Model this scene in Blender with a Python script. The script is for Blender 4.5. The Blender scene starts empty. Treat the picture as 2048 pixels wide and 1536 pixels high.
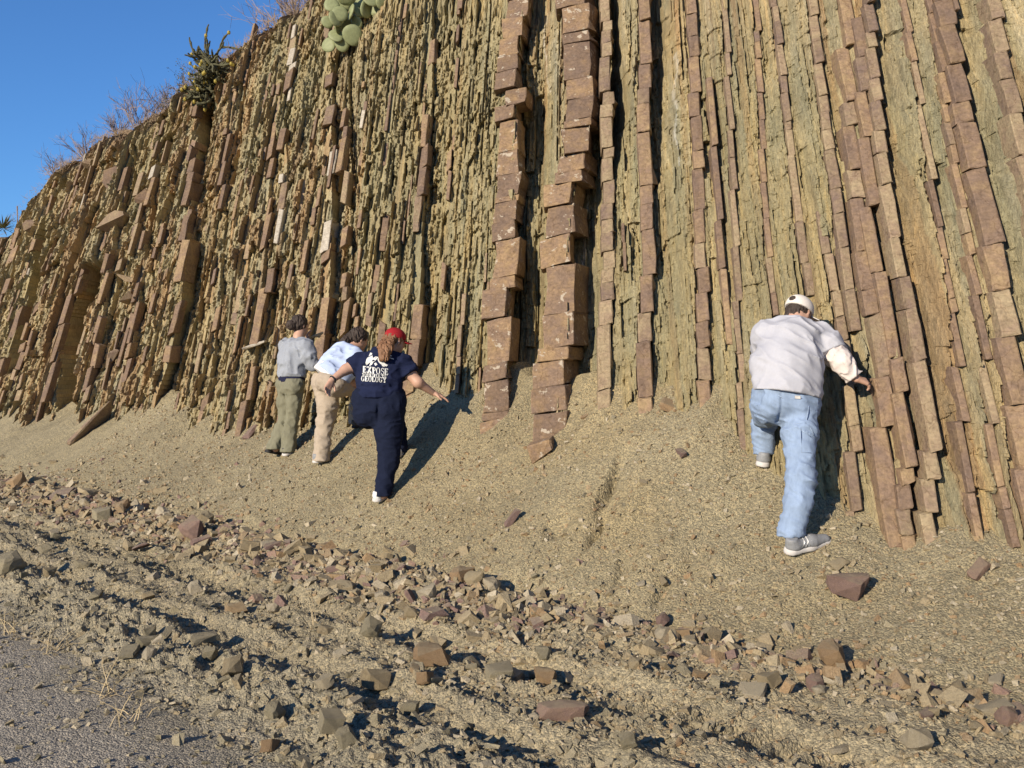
import bpy, bmesh, math
import numpy as np
from mathutils import Vector, Matrix

# ------------------------------------------------------------------ camera, sky, sun, exposure
sc = bpy.context.scene
col = sc.collection
F = 2000.0                      # focal length in pixels of the 2048 wide photograph
EYE = 1.6
cd = bpy.data.cameras.new('camera'); cam = bpy.data.objects.new('camera', cd); col.objects.link(cam)
cd.sensor_width = 36.0; cd.lens = 36.0*F/2048; cd.clip_start = 0.05; cd.clip_end = 3000
cam.location = (0, 0, EYE); cam.rotation_euler = (math.radians(90), 0, 0)
sc.camera = cam
SUN_EL, SUN_AZ = 20.0, 39.0     # light travels 40 degrees to the right of straight ahead
w = bpy.data.worlds.new('World'); sc.world = w; w.use_nodes = True
nt = w.node_tree; nt.nodes.clear()
sky = nt.nodes.new('ShaderNodeTexSky'); sky.sky_type = 'NISHITA'; sky.sun_disc = False
sky.sun_elevation = math.radians(SUN_EL); sky.sun_rotation = math.radians(180+SUN_AZ)
sky.altitude = 0; sky.air_density = 1.0; sky.dust_density = 0.0; sky.ozone_density = 9.0
bg = nt.nodes.new('ShaderNodeBackground'); bg.inputs['Strength'].default_value = 0.114
ow = nt.nodes.new('ShaderNodeOutputWorld')
nt.links.new(sky.outputs[0], bg.inputs[0]); nt.links.new(bg.outputs[0], ow.inputs[0])
el, az = math.radians(SUN_EL), math.radians(SUN_AZ)
LD = Vector((math.sin(az)*math.cos(el), math.cos(az)*math.cos(el), -math.sin(el)))
sd = bpy.data.lights.new('sun', 'SUN'); sd.energy = 5.0; sd.angle = math.radians(0.5); sd.color = (1.0, 0.875, 0.69)
sun = bpy.data.objects.new('sun', sd); col.objects.link(sun)
sun.rotation_euler = LD.to_track_quat('-Z', 'Y').to_euler(); sun.location = (-20, -20, 20)
sc.view_settings.view_transform = 'Standard'; sc.view_settings.look = 'None'
sc.view_settings.exposure = 0.55; sc.view_settings.gamma = 1.0; sc.view_settings.use_curve_mapping = False

rng = np.random.default_rng(11)

# ------------------------------------------------------------------ numeric helpers
def hsh(*a, seed=0):
    h = np.uint32((seed*2654435761+97531) & 0xffffffff)
    for i, v in enumerate(a):
        v = np.asarray(v).astype(np.int64).astype(np.uint32)
        h = (h ^ (v*np.uint32(0x9E3779B1)+np.uint32(i*7919+13))) * np.uint32(0x85EBCA6B)
        h = h ^ (h >> np.uint32(13))
        h = h*np.uint32(0xC2B2AE35); h = h ^ (h >> np.uint32(16))
    return h.astype(np.float64)/4294967296.0
def sm(t): return t*t*(3-2*t)
def vn2(x, y, seed=0):
    ix, iy = np.floor(x), np.floor(y); fx, fy = sm(x-ix), sm(y-iy)
    a = hsh(ix, iy, seed=seed); b = hsh(ix+1, iy, seed=seed); c = hsh(ix, iy+1, seed=seed); d = hsh(ix+1, iy+1, seed=seed)
    return (a*(1-fx)+b*fx)*(1-fy)+(c*(1-fx)+d*fx)*fy
def vn3(p, seed=0):
    i = np.floor(p); f = sm(p-i); r = 0
    for dx in (0, 1):
        for dy in (0, 1):
            for dz in (0, 1):
                wgt = (f[:, 0] if dx else 1-f[:, 0])*(f[:, 1] if dy else 1-f[:, 1])*(f[:, 2] if dz else 1-f[:, 2])
                r = r+wgt*hsh(i[:, 0]+dx, i[:, 1]+dy, i[:, 2]+dz, seed=seed)
    return r
def fbm2(x, y, n=4, seed=0):
    r = 0; a = 0.5; t = 0
    for k in range(n):
        r = r+a*vn2(x*2**k+k*17.3, y*2**k+k*9.1, seed+k); t += a; a *= 0.5
    return r/t
def ss(a, b, x):
    t = np.clip((x-a)/(b-a), 0, 1); return t*t*(3-2*t)
HD = math.radians(43.0)         # the road and the cut run 43 degrees left of the camera's heading
UX, UY = -math.sin(HD), math.cos(HD)
VX, VY = math.cos(HD), math.sin(HD)
BT = math.radians(3.6)          # strike of the vertical bedding
NX, NY = math.cos(BT), -math.sin(BT)
TX, TY = math.sin(BT), math.cos(BT)
NV, TV, NU, TU = NX*VX+NY*VY, TX*VX+TY*VY, NX*UX+NY*UY, TX*UX+TY*UY
DIP = 2.36
V0 = 5.9
def mk(name, verts, faces, mat=None, parent=None, smooth=False, loc=None):
    me = bpy.data.meshes.new(name)
    verts = np.asarray(verts, dtype=np.float32)
    if isinstance(faces, np.ndarray):
        n, k = faces.shape
        me.vertices.add(len(verts)); me.vertices.foreach_set('co', verts.ravel())
        me.loops.add(n*k); me.loops.foreach_set('vertex_index', faces.astype(np.int32).ravel())
        me.polygons.add(n); me.polygons.foreach_set('loop_start', np.arange(0, n*k, k, dtype=np.int32))
        me.update(calc_edges=True)
    else:
        me.from_pydata(verts.tolist(), [], faces)
    me.polygons.foreach_set('use_smooth', np.full(len(me.polygons), bool(smooth)))
    if mat: me.materials.append(mat)
    o = bpy.data.objects.new(name, me); col.objects.link(o)
    if parent: o.parent = parent
    if loc is not None: o.location = loc
    return o
def tag(o, label=None, cat=None, group=None, kind=None):
    if label: o['label'] = label
    if cat: o['category'] = cat
    if group: o['group'] = group
    if kind: o['kind'] = kind
    return o
def empty(name, loc):
    o = bpy.data.objects.new(name, None); col.objects.link(o); o.location = loc; o.empty_display_size = 0.1
    return o
def J(px, py, Y):               # a point seen at a pixel of the photograph, Y metres ahead
    return np.array([(px-1024)/F*Y, Y, EYE-(py-768)/F*Y])

# ------------------------------------------------------------------ materials
KA = 0.72                       # overall reflectance of rock, soil and cloth
def kc(c): return tuple(v*KA for v in c)
class NT:
    def __init__(s, name):
        s.m = bpy.data.materials.new(name); s.m.use_nodes = True; s.t = s.m.node_tree; s.t.nodes.clear()
        s.out = s.n('ShaderNodeOutputMaterial'); s.b = s.n('ShaderNodeBsdfPrincipled')
        s.l(s.b.outputs[0], s.out.inputs[0]); s.b.inputs['Roughness'].default_value = 0.9
        s.b.inputs['Specular IOR Level'].default_value = 0.2
    def n(s, t, **k):
        x = s.t.nodes.new(t)
        for a, b in k.items(): setattr(x, a, b)
        return x
    def l(s, a, b): s.t.links.new(a, b)
    def noise(s, vec, scale, detail=4, rough=0.6, out=0):
        x = s.n('ShaderNodeTexNoise'); x.inputs['Scale'].default_value = scale; x.inputs['Detail'].default_value = detail
        x.inputs['Roughness'].default_value = rough; s.l(vec, x.inputs['Vector']); return x.outputs[out]
    def ramp(s, fac, stops):
        x = s.n('ShaderNodeValToRGB'); e = x.color_ramp.elements
        while len(e) < len(stops): e.new(0.5)
        for i, (p, c) in enumerate(stops):
            e[i].position = p; e[i].color = (*c, 1) if len(c) == 3 else c
        s.l(fac, x.inputs[0]); return x.outputs[0]
    def mix(s, fac, a, b, mode='MIX'):
        x = s.n('ShaderNodeMix', data_type='RGBA', blend_type=mode)
        for v, i in ((fac, 0), (a, 6), (b, 7)):
            if hasattr(v, 'is_output'): s.l(v, x.inputs[i])
            else: x.inputs[i].default_value = v if i == 0 else (*v, 1)
        return x.outputs[2]
    def math(s, op, a, b=0.5):
        x = s.n('ShaderNodeMath', operation=op)
        for v, i in ((a, 0), (b, 1)):
            if hasattr(v, 'is_output'): s.l(v, x.inputs[i])
            else: x.inputs[i].default_value = v
        return x.outputs[0]
    def pos(s): return s.n('ShaderNodeNewGeometry').outputs['Position']
    def objc(s): return s.n('ShaderNodeTexCoord').outputs['Object']
    def scl(s, vec, v):
        x = s.n('ShaderNodeVectorMath', operation='MULTIPLY'); s.l(vec, x.inputs[0]); x.inputs[1].default_value = v; return x.outputs[0]
    def bump(s, h, strength, dist):
        x = s.n('ShaderNodeBump'); x.inputs['Strength'].default_value = strength; x.inputs['Distance'].default_value = dist
        s.l(h, x.inputs['Height']); s.l(x.outputs[0], s.b.inputs['Normal']); return x
    def base(s, c):
        if hasattr(c, 'is_output'): s.l(c, s.b.inputs['Base Color'])
        else: s.b.inputs['Base Color'].default_value = (*c, 1)
    def grey(s, fac, lo, hi):
        return s.ramp(fac, [(0.25, (lo, lo, lo)), (0.75, (hi, hi, hi))])

def m_cliff():
    t = NT('shale'); p = t.pos()
    at = t.n('ShaderNodeAttribute', attribute_name='Col')
    rot = t.n('ShaderNodeMapping'); rot.inputs['Rotation'].default_value = (0, 0, BT); t.l(p, rot.inputs['Vector']); b_ = rot.outputs[0]
    n1 = t.noise(p, 1.3, 3); n2 = t.noise(t.scl(b_, (75, 25, 11)), 1.0, 4); n3 = t.noise(p, 120, 3, 0.7)
    lam = t.noise(t.scl(b_, (38, 1.2, 1.6)), 1.0, 6, 0.75); lam2 = t.noise(t.scl(b_, (9, .6, .5)), 1.0, 4, 0.6)
    c = t.mix(1.0, at.outputs['Color'], t.grey(n1, 0.84, 1.16), 'MULTIPLY')
    c = t.mix(1.0, c, t.ramp(lam, [(0.30, (0.62, 0.60, 0.58)), (0.45, (0.95, 0.95, 0.95)), (0.56, (1.05, 1.03, 1.0)), (0.68, (1.28, 1.18, 1.02))]), 'MULTIPLY')
    c = t.mix(1.0, c, t.ramp(lam2, [(0.35, (0.86, 0.9, 0.95)), (0.65, (1.15, 1.06, 0.95))]), 'MULTIPLY')
    c = t.mix(1.0, c, t.grey(n2, 0.70, 1.28), 'MULTIPLY')
    c = t.mix(1.0, c, t.grey(n3, 0.72, 1.25), 'MULTIPLY')
    t.base(c)
    h = t.math('ADD', t.math('ADD', t.math('MULTIPLY', n2, 0.7), t.math('MULTIPLY', n3, 0.5)), t.math('MULTIPLY', lam, 0.8))
    t.bump(h, 1.0, 0.03); return t.m
def m_sandstone(name, stops, pale=0.0):
    t = NT(name); p = t.pos()
    g = t.n('ShaderNodeNewGeometry').outputs['Random Per Island']; oi = t.n('ShaderNodeObjectInfo').outputs['Random']
    rnd = t.math('FRACT', t.math('ADD', g, oi), 0)
    n1 = t.noise(p, 6.5, 6, 0.65); n2 = t.noise(p, 34, 5, 0.7); n3 = t.noise(t.scl(p, (14, 14, 55)), 1, 4)
    vo = t.n('ShaderNodeTexVoronoi', feature='DISTANCE_TO_EDGE'); vo.inputs['Scale'].default_value = 6.5; t.l(t.mix(0.12, p, t.noise(p, 7, 3, 0.6, 1)), vo.inputs['Vector'])
    f = t.math('ADD', t.math('MULTIPLY', n1, 0.84), t.math('MULTIPLY', rnd, 0.16))
    c = t.ramp(f, [(p_, kc(q_)) for p_, q_ in stops])
    c = t.mix(1.0, c, t.grey(rnd, 0.90, 1.10), 'MULTIPLY')
    c = t.mix(1.0, c, t.grey(n2, 0.62, 1.32), 'MULTIPLY')
    c = t.mix(1.0, c, t.grey(n3, 0.88, 1.10), 'MULTIPLY')
    c = t.mix(1.0, c, t.ramp(vo.outputs['Distance'], [(0.0, (0.68, 0.64, 0.6)), (0.02, (1, 1, 1))]), 'MULTIPLY')
    if pale > 0:
        n4 = t.noise(p, 9, 5, 0.65)
        k = t.ramp(n4, [(1-pale-0.02, (0, 0, 0)), (1-pale, (1, 1, 1))])
        c = t.mix(k, c, kc((0.50, 0.42, 0.32)))
    t.base(c); t.b.inputs['Roughness'].default_value = 0.8
    t.bump(t.math('ADD', n2, t.math('MULTIPLY', n3, 0.5)), 0.8, 0.012); return t.m
def m_ground():
    t = NT('shale_debris'); p = t.pos()
    at = t.n('ShaderNodeAttribute', attribute_name='Col')
    n1 = t.noise(p, 1.1, 4); n2 = t.noise(p, 45, 4, 0.7)
    vo = t.n('ShaderNodeTexVoronoi'); vo.inputs['Scale'].default_value = 105; t.l(p, vo.inputs['Vector'])
    vo2 = t.n('ShaderNodeTexVoronoi'); vo2.inputs['Scale'].default_value = 40; t.l(p, vo2.inputs['Vector'])
    c = t.mix(1.0, at.outputs['Color'], t.grey(n1, 0.82, 1.16), 'MULTIPLY')
    c = t.mix(1.0, c, t.grey(n2, 0.74, 1.24), 'MULTIPLY')
    sep = t.n('ShaderNodeSeparateColor'); t.l(vo.outputs['Color'], sep.inputs[0])
    c = t.mix(1.0, c, t.ramp(sep.outputs[0], [(0.0, (0.62, 0.62, 0.62)), (0.5, (0.95, 0.95, 0.95)), (1.0, (1.5, 1.42, 1.3))]), 'MULTIPLY')
    t.base(c)
    h = t.math('SUBTRACT', n2, t.math('MULTIPLY', vo.outputs['Distance'], 0.6))
    h = t.math('SUBTRACT', h, t.math('MULTIPLY', vo2.outputs['Distance'], 0.5))
    t.bump(h, 0.9, 0.013); return t.m
def m_plain(name, c, rough=0.8, var=0.2, scale=40, bump=0.3, dist=0.004, spec=0.2, weave=None, sss=0):
    c = tuple(v*.80 for v in c)
    t = NT(name); p = t.objc() if weave is None else t.scl(t.objc(), weave)
    n1 = t.noise(p, scale, 4, 0.65); n0 = t.noise(t.objc(), 3.0, 3)
    k = t.mix(1.0, c, t.grey(n1, 1-var, 1+var), 'MULTIPLY')
    k = t.mix(1.0, k, t.grey(n0, 1-var*0.5, 1+var*0.5), 'MULTIPLY')
    t.base(k); t.b.inputs['Roughness'].default_value = rough; t.b.inputs['Specular IOR Level'].default_value = spec
    if bump: t.bump(n1, bump, dist)
    return t.m
def m_rock(name, a, b, c3):
    t = NT(name); p = t.objc(); oi = t.n('ShaderNodeObjectInfo').outputs['Random']
    g = t.n('ShaderNodeNewGeometry').outputs['Random Per Island']
    rnd = t.math('FRACT', t.math('ADD', g, oi), 0)
    pv = t.n('ShaderNodeVectorMath', operation='ADD'); t.l(t.pos(), pv.inputs[0]); t.l(p, pv.inputs[1])
    n1 = t.noise(pv.outputs[0], 7, 4); n2 = t.noise(pv.outputs[0], 45, 4, 0.7)
    f = t.math('ADD', t.math('MULTIPLY', n1, 0.6), t.math('MULTIPLY', rnd, 0.4))
    c = t.ramp(f, [(0.25, tuple(1.28*v for v in kc(a))), (0.5, tuple(1.28*v for v in kc(b))), (0.75, tuple(1.28*v for v in kc(c3)))])
    c = t.mix(1.0, c, t.grey(n2, 0.62, 1.32), 'MULTIPLY')
    n3 = t.noise(pv.outputs[0], 160, 3, 0.7)
    c = t.mix(1.0, c, t.grey(n3, 0.80, 1.18), 'MULTIPLY')
    sx = t.n('ShaderNodeSeparateXYZ'); t.l(t.n('ShaderNodeNewGeometry').outputs['True Normal'], sx.inputs[0])   # dust lies on upturned faces
    du = t.math('MULTIPLY', t.ramp(sx.outputs[2], [(0.45, (0, 0, 0)), (0.95, (1, 1, 1))]), t.grey(n1, 0.15, 0.75))
    c = t.mix(du, c, kc((0.42, 0.355, 0.235)))
    t.base(c); t.b.inputs['Roughness'].default_value = 0.9
    t.bump(t.math('ADD', n2, t.math('MULTIPLY', n3, .4)), 0.9, 0.014); return t.m
M = {}
M['shale'] = m_cliff()
M['sand'] = m_sandstone('purple_brown_sandstone', [(0.3, (0.222, 0.155, 0.118)), (0.47, (0.268, 0.182, 0.124)), (0.57, (0.312, 0.213, 0.128)), (0.70, (0.375, 0.265, 0.145))])
M['sandp'] = m_sandstone('patched_sandstone', [(0.3, (0.21, 0.146, 0.110)), (0.48, (0.258, 0.174, 0.116)), (0.6, (0.32, 0.212, 0.120)), (0.74, (0.39, 0.265, 0.135))], pale=0.375)
M['sando'] = m_sandstone('orange_sandstone', [(0.3, (0.24, 0.168, 0.135)), (0.46, (0.305, 0.218, 0.145)), (0.58, (0.34, 0.256, 0.158)), (0.74, (0.37, 0.292, 0.178))])
M['sandw'] = m_sandstone('white_crusted_sandstone', [(0.2, (0.42, 0.36, 0.28)), (0.5, (0.52, 0.46, 0.37)), (0.8, (0.58, 0.52, 0.42))])
M['ground'] = m_ground()
M['r_tan'] = m_rock('tan_rock', (0.27, 0.215, 0.135), (0.34, 0.27, 0.165), (0.40, 0.32, 0.20))
M['r_org'] = m_rock('orange_rock', (0.28, 0.185, 0.105), (0.33, 0.225, 0.125), (0.37, 0.27, 0.16))
M['r_pur'] = m_rock('purple_brown_rock', (0.19, 0.13, 0.115), (0.25, 0.165, 0.135), (0.31, 0.21, 0.15))
M['r_pal'] = m_rock('pale_rock', (0.38, 0.32, 0.22), (0.45, 0.38, 0.27), (0.52, 0.45, 0.33))
M['r_gry'] = m_rock('olive_grey_rock', (0.23, 0.20, 0.135), (0.29, 0.25, 0.165), (0.34, 0.29, 0.195))

# ------------------------------------------------------------------ terrain functions
ZCU = np.array([-30, 2.2, 3.33, 3.8, 4.5, 5.2, 6.2, 7.0, 8.4, 10, 11.8, 15, 19, 22.8, 30, 80.])
ZCZ = np.array([.6, .6, .70, .98, 1.3, 1.5, 1.28, 1.2, 1.5, 1.12, .85, 1.14, .95, 1.35, 1.2, 1.0])
def uv(x, y): return x*UX+y*UY, x*VX+y*VY
def xy(u, v): return u*UX+v*VX, u*UY+v*VY
def ground_base(u, v):
    zc = np.interp(u, ZCU, ZCZ); zc = (zc+np.interp(u-.5, ZCU, ZCZ)+np.interp(u+.5, ZCU, ZCZ))/3
    vc = V0+zc/DIP
    wig = 0.18*(vn2(u*0.9, u*0+3.3, 5)-0.5)
    toe = 4.72+wig
    z = 0.07*ss(2.1, 2.5, v)+0.05*ss(3.3, 4.4, v)
    z = z+0.10*np.exp(-((v-(4.5+wig))/0.24)**2)*(0.35+0.65*ss(4.0, 6.5, u))
    t = np.clip((v-toe)/(vc-toe), 0, 1.25)
    z = z+(zc-0.12)*(0.82*t+0.18*t*t)*ss(0.0, 0.12, t)
    return z
def ground_z(x, y, fine=True):
    u, v = uv(x, y); z = ground_base(u, v)
    sh = ss(2.05, 2.45, v)*(1-ss(4.2, 4.8, v)); ta = ss(4.5, 5.0, v)
    z = z+ta*(0.15*(fbm2(u*1.3, v*0.7, 3, 21)-0.5)+0.07*(fbm2(u*3.1, v*0.8, 3, 27)-0.5)+0.045*(fbm2(u*6.5, v*1.1, 2, 29)-0.5))
    if fine:
        z = z+sh*(0.10*(fbm2(u*1.6, v*2.6, 3, 31)-0.5)+0.11*(fbm2(u*7, v*9.5, 4, 35)-0.5)*(0.6+0.9*(1-ss(2.4, 3.0, v)))+0.045*np.abs(fbm2(u*17, v*20, 2, 37)-0.5))
        z = z+(1-sh)*ss(2.1, 2.2, v)*0.03*(fbm2(u*9, v*9, 4, 41)-0.5)
        z = z+0.006*(fbm2(u*30, v*30, 2, 45)-0.5)
        # wheel ruts with tread lugs pressed across them
        for vc_, wd, dp, lug in ((3.62, .17, .055, .035), (2.86, .15, .05, .02)):
            d = v-vc_-0.08*np.sin(u*0.35+1); k = np.exp(-(d/wd)**4)
            z = z-sh*k*dp+sh*0.03*np.exp(-((np.abs(d)-wd*1.35)/0.07)**2)
            ph = (u*2*np.pi/0.155)+np.sign(d)*d*9
            z = z+sh*k*lug*np.clip(np.sin(ph)*1.6, -0.6, 1)*ss(0.35, 0.6, vn2(u*0.5, u*0+vc_, 51))
        # crack and slumps on the right-hand talus
        for (cu, cv, lu, lv, dp) in ((5.08, 5.78, .045, .20, .15), (4.88, 5.42, .045, .17, .13), (5.25, 5.35, .10, .12, .08), (4.0, 5.05, .05, .16, .07), (4.4, 5.1, .05, .14, .06), (4.0, 5.3, .07, .13, .05)):
            uu = u-cu-0.35*(v-cv)-0.06*(vn2(u*9, v*9, 55)-.5)
            z = z-dp*np.exp(-(uu/lu)**2-((v-cv)/lv)**2)
    zc = np.interp(u, ZCU, ZCZ); vc = V0+zc/DIP          # little fans washed against the face
    z = z+ss(vc-.45, vc+.05, v)*0.34*(fbm2(u*2.8, u*0+.5, 3, 57)-.45)
    return z
CRX = []
for (px, py) in ((-140, 500), (0, 472), (22, 440), (65, 400), (78, 360), (105, 325), (165, 302), (185, 268), (260, 250), (300, 226), (340, 205), (362, 172), (400, 130), (455, 95), (500, 62), (530, 38), (575, 0)):
    a, b = (px-1024)/F, (768-py)/F
    Y = (V0+EYE/DIP)/(VX*a+VY-b/DIP); CRX.append((Y*(UX*a+UY), EYE+b*Y))
CRX.sort()
CRU = np.array([-30, 4, 10]+[c[0] for c in CRX]+[60, 120]); CRZ = np.array([12.5, 12.0, 10.8]+[c[1] for c in CRX]+[3.0, 2.0])
def face_w(s, z):               # base distance along strike of the cut face
    w0 = (V0+z/DIP-NV*s)/TV; u = NU*s+TU*w0
    und = 0.5*(fbm2(u*0.22+5, z*0.16, 3, 61)-0.5)*ss(8, 14, u)+0.16*(fbm2(u*0.7, z*0.35, 2, 65)-0.5)
    return w0+und/TV
def on_face(px, py):
    a, b = (px-1024)/F, (768-py)/F
    Y = (V0+EYE/DIP)/(VX*a+VY-b/DIP); x = a*Y
    return x*NX+Y*NY, EYE+b*Y
def PW(s, w_, z): return np.stack([s*NX+w_*TX, s*NY+w_*TY, z], -1)
# ------------------------------------------------------------------ ground sheet
def build_ground():
    fa = np.radians(np.linspace(-31, 31, 690)); ca = np.radians(np.linspace(31, 329, 90))[1:-1]
    A = np.concatenate([fa, ca]); na = len(A)
    R = np.concatenate([np.linspace(0.25, 3.6, 14)[:-1], np.exp(np.linspace(np.log(3.6), np.log(27), 410)), np.geomspace(29, 900, 22)])
    nr = len(R)
    RR, AA = np.meshgrid(R, A, indexing='ij')
    x, y = RR*np.sin(AA), RR*np.cos(AA)
    z = ground_z(x.ravel(), y.ravel()).reshape(x.shape)
    u, v = uv(x, y)
    base = np.array([0.350, 0.300, 0.190]); grey = np.array([0.315, 0.278, 0.195]); berm = np.array([0.365, 0.310, 0.20]); road = np.array([0.40, 0.36, 0.295]); warm = np.array([0.375, 0.308, 0.18])
    k = ss(4.3, 4.9, v)[..., None]
    C = (0.72*berm+0.28*grey)*(1-k)+base*k
    k = (ss(0.45, 0.7, fbm2(u*0.5, v*0.8, 3, 71))*ss(4.6, 5.4, v)*(1-ss(5, 9, u)))[..., None]; C = C*(1-k)+warm*k
    k = (1-ss(2.3, 3.6, v))[..., None]; C = C*(1-k)+grey*k
    k = (1-ss(1.75, 2.3, v+0.5*(fbm2(u*2.5, v*4, 4, 73)-.5)))[..., None]; C = C*(1-k)+road*k
    verts = np.concatenate([np.stack([x, y, z], -1).reshape(-1, 3), [[0, 0, 0]]])
    ir, ia = np.meshgrid(np.arange(nr-1), np.arange(na), indexing='ij'); ja = (ia+1) % na
    f = np.stack([ir*na+ia, ir*na+ja, (ir+1)*na+ja, (ir+1)*na+ia], -1).reshape(-1, 4)[:, ::-1]
    o = mk('ground', verts, f, M['ground'], smooth=False)
    me = o.data; at = me.color_attributes.new('Col', 'FLOAT_COLOR', 'POINT')
    cc = np.ones((len(verts), 4), dtype=np.float32); cc[:-1, :3] = C.reshape(-1, 3)*KA*.97; at.data.foreach_set('color', cc.ravel())
    tag(o, 'olive tan ground of road verge and shale talus below the rock cut', None, None, 'structure'); return o
ground = build_ground()

# ------------------------------------------------------------------ sandstone beds (traced along their strike)
# polyline of the bed, thickness in pixels, protrusion, recess on its shaded side, recess width, side slant, mean block height, material
BEDS = [
 ([(858, -60), (858, 200), (840, 420), (832, 640), (815, 770)], 33, .07, .42, .34, .03, .30, 'sand'),
 ([(1040, -60), (1020, 150), (1012, 330), (1012, 480), (998, 620), (995, 800), (980, 900)], 46, .12, .62, .46, .06, .24, 'sandp'),
 ([(1145, -60), (1148, 130), (1155, 260), (1118, 420), (1105, 560), (1112, 650), (1095, 760), (1098, 900)], 60, .13, .55, .40, .14, .27, 'sandp'),
 ([(1208, -60), (1215, 150), (1218, 400), (1212, 600), (1206, 820)], 29, .06, .12, .16, .01, .17, 'sando'),
 ([(1288, -60), (1290, 200), (1292, 440), (1302, 520), (1292, 650), (1288, 860)], 33, .05, .28, .22, .03, .24, 'sand'),
 ([(1380, -60), (1398, 300), (1405, 560), (1410, 880)], 28, .04, .08, .12, .0, .22, 'sand'),
 ([(1425, 230), (1438, 400), (1448, 560)], 15, .03, .12, .10, .0, .3, 'sand'),
 ([(1688, -60), (1700, 240), (1722, 500), (1752, 680), (1768, 860), (1765, 1070)], 38, .06, .05, .1, .0, .24, 'sand'),
 ([(1728, 120), (1745, 480), (1788, 700), (1806, 880), (1802, 1070)], 33, .06, .16, .16, .02, .22, 'sand'),
 ([(1735, -60), (1750, 150), (1775, 400), (1812, 600), (1842, 760), (1856, 900), (1852, 1080)], 30, .05, .16, .14, .01, .20, 'sando'),
 ([(1880, -60), (1925, 240), (1960, 370), (1985, 520), (2010, 660), (2038, 820), (2046, 960)], 50, .06, .15, .16, .0, .28, 'sand'),
 ([(1978, -60), (2008, 150), (2040, 300), (2070, 440)], 36, .05, .12, .14, .0, .22, 'sando'),
 ([(1618, -60), (1645, 160), (1672, 380), (1690, 520)], 26, .04, .10, .12, .0, .2, 'sando'),
 ([(1542, -60), (1572, 180), (1590, 340), (1602, 460)], 17, .03, .06, .1, .0, .17, 'sando'),
 ([(1820, 60), (1845, 240), (1870, 400), (1895, 560), (1918, 760), (1932, 980)], 17, .03, .08, .1, .0, .26, 'sand'),
 ([(1868, 40), (1900, 280), (1935, 480), (1965, 700), (1985, 900)], 17, .03, .05, .1, .0, .2, 'sand'),
 ([(1660, 520), (1690, 700), (1706, 880), (1698, 1075)], 26, .05, .12, .1, .0, .2, 'sando'),
 ([(1455, 60), (1470, 400), (1480, 700), (1482, 880)], 14, .02, .05, .1, .0, .2, 'sando'),
 ([(1510, -60), (1525, 200), (1538, 500)], 13, .02, .05, .1, .0, .2, 'sand'),
 ([(660, 60), (658, 380), (655, 480), (648, 600), (638, 700)], 32, .08, .55, .42, .05, .33, 'sand'),
 ([(694, 60), (690, 250), (690, 450), (688, 640)], 20, .08, .25, .2, .02, .26, 'sand'),
 ([(735, 60), (722, 300), (716, 560), (712, 700)], 14, .05, .12, .14, .0, .25, 'sand'),
 ([(930, -60), (900, 300), (890, 560), (880, 760)], 14, .04, .1, .12, .0, .3, 'sand'),
 ([(400, 230), (388, 330), (378, 460), (362, 600), (335, 720), (305, 800)], 26, .10, .75, .5, .05, .34, 'sand'),
 ([(592, 20), (584, 190), (566, 240), (574, 320), (568, 420), (540, 560), (520, 640)], 22, .10, .2, .24, .02, .36, 'sandw'),
 ([(545, 300), (530, 480), (512, 650), (495, 800), (468, 880)], 22, .10, .3, .28, .02, .36, 'sand'),
 ([(176, 560), (140, 640), (122, 740), (104, 850)], 17, .22, 1.3, .75, .0, .5, 'sand'),
 ([(110, 380), (72, 470), (48, 600), (20, 720)], 20, .15, .9, .55, .03, .5, 'sand'),
 ([(262, 330), (236, 460), (215, 600), (196, 720)], 17, .12, .5, .4, .03, .4, 'sand'),
 ([(330, 250), (310, 400), (285, 560), (262, 720)], 15, .10, .4, .35, .02, .35, 'sand'),
 ([(470, 200), (452, 400), (436, 600), (410, 780)], 18, .10, .3, .28, .02, .35, 'sand'),
 ([(30, 470), (5, 600), (-15, 700)], 22, .15, .7, .5, .02, .5, 'sand'),
]
beds = []
for (pl, thp, pr, rc, rl, sl, hm, mt) in BEDS:
    q = [on_face(a, b) for a, b in pl]; q.sort(key=lambda t: t[1])
    zz = np.array([t[1] for t in q]); sz = np.array([t[0] for t in q])
    mid = pl[len(pl)//2]; a, b = (mid[0]-1024)/F, (768-mid[1])/F
    Y = (V0+EYE/DIP)/(VX*a+VY-b/DIP)
    if Y > 11:
        thp *= .58; hm *= 1.05; pr *= .5
        if rc < .85: rc *= .6
    elif pl[0][0] > 1600: thp *= .74; pr *= .4; hm *= 1.3
    elif thp < 40: thp *= .80; pr *= .55; hm *= 1.35
    beds.append(dict(z=zz, s=sz, T=thp*Y/F, pr=pr, rc=rc, rl=rl, sl=sl, h=hm, m=mt, Y=Y, major=True))
smid = lambda b: float(np.interp(3.0, b['z'], b['s']))
occ = [(smid(b), b['T']) for b in beds]
s = -22.0
while s < 6.0:                  # thin beds between the traced ones
    left = float(ss(-2.0, 0.5, np.array(s)))
    T = rng.uniform(.020, .050)*(1.35-0.72*left)*(1.0 if rng.random() < .8 else 1.5)
    if all(abs(s-o)-T/2-tt/2 > 0.03 for o, tt in occ):
        w_ = rng.normal(0, .03*(2-left), 7).cumsum()*.5
        zz = np.linspace(0, 12, 7); full = rng.random() < 0.55
        z0 = -0.3 if full else rng.uniform(0, 4); z1 = 12.5 if full else z0+rng.uniform(1, 4)
        beds.append(dict(z=zz, s=s+w_-w_[2], T=T*1.0, pr=rng.uniform(-.02, .04)*(1.7-.9*left), rc=0, rl=.1, sl=0, h=rng.uniform(.14, .26)*(1.6-.6*left), m='sand' if rng.random() < .55 else 'sando', Y=(6 if s > -2 else 14), major=False, z0=z0, z1=z1))
    s += rng.uniform(.07, .30)*(1.0+0.5*left)
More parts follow.
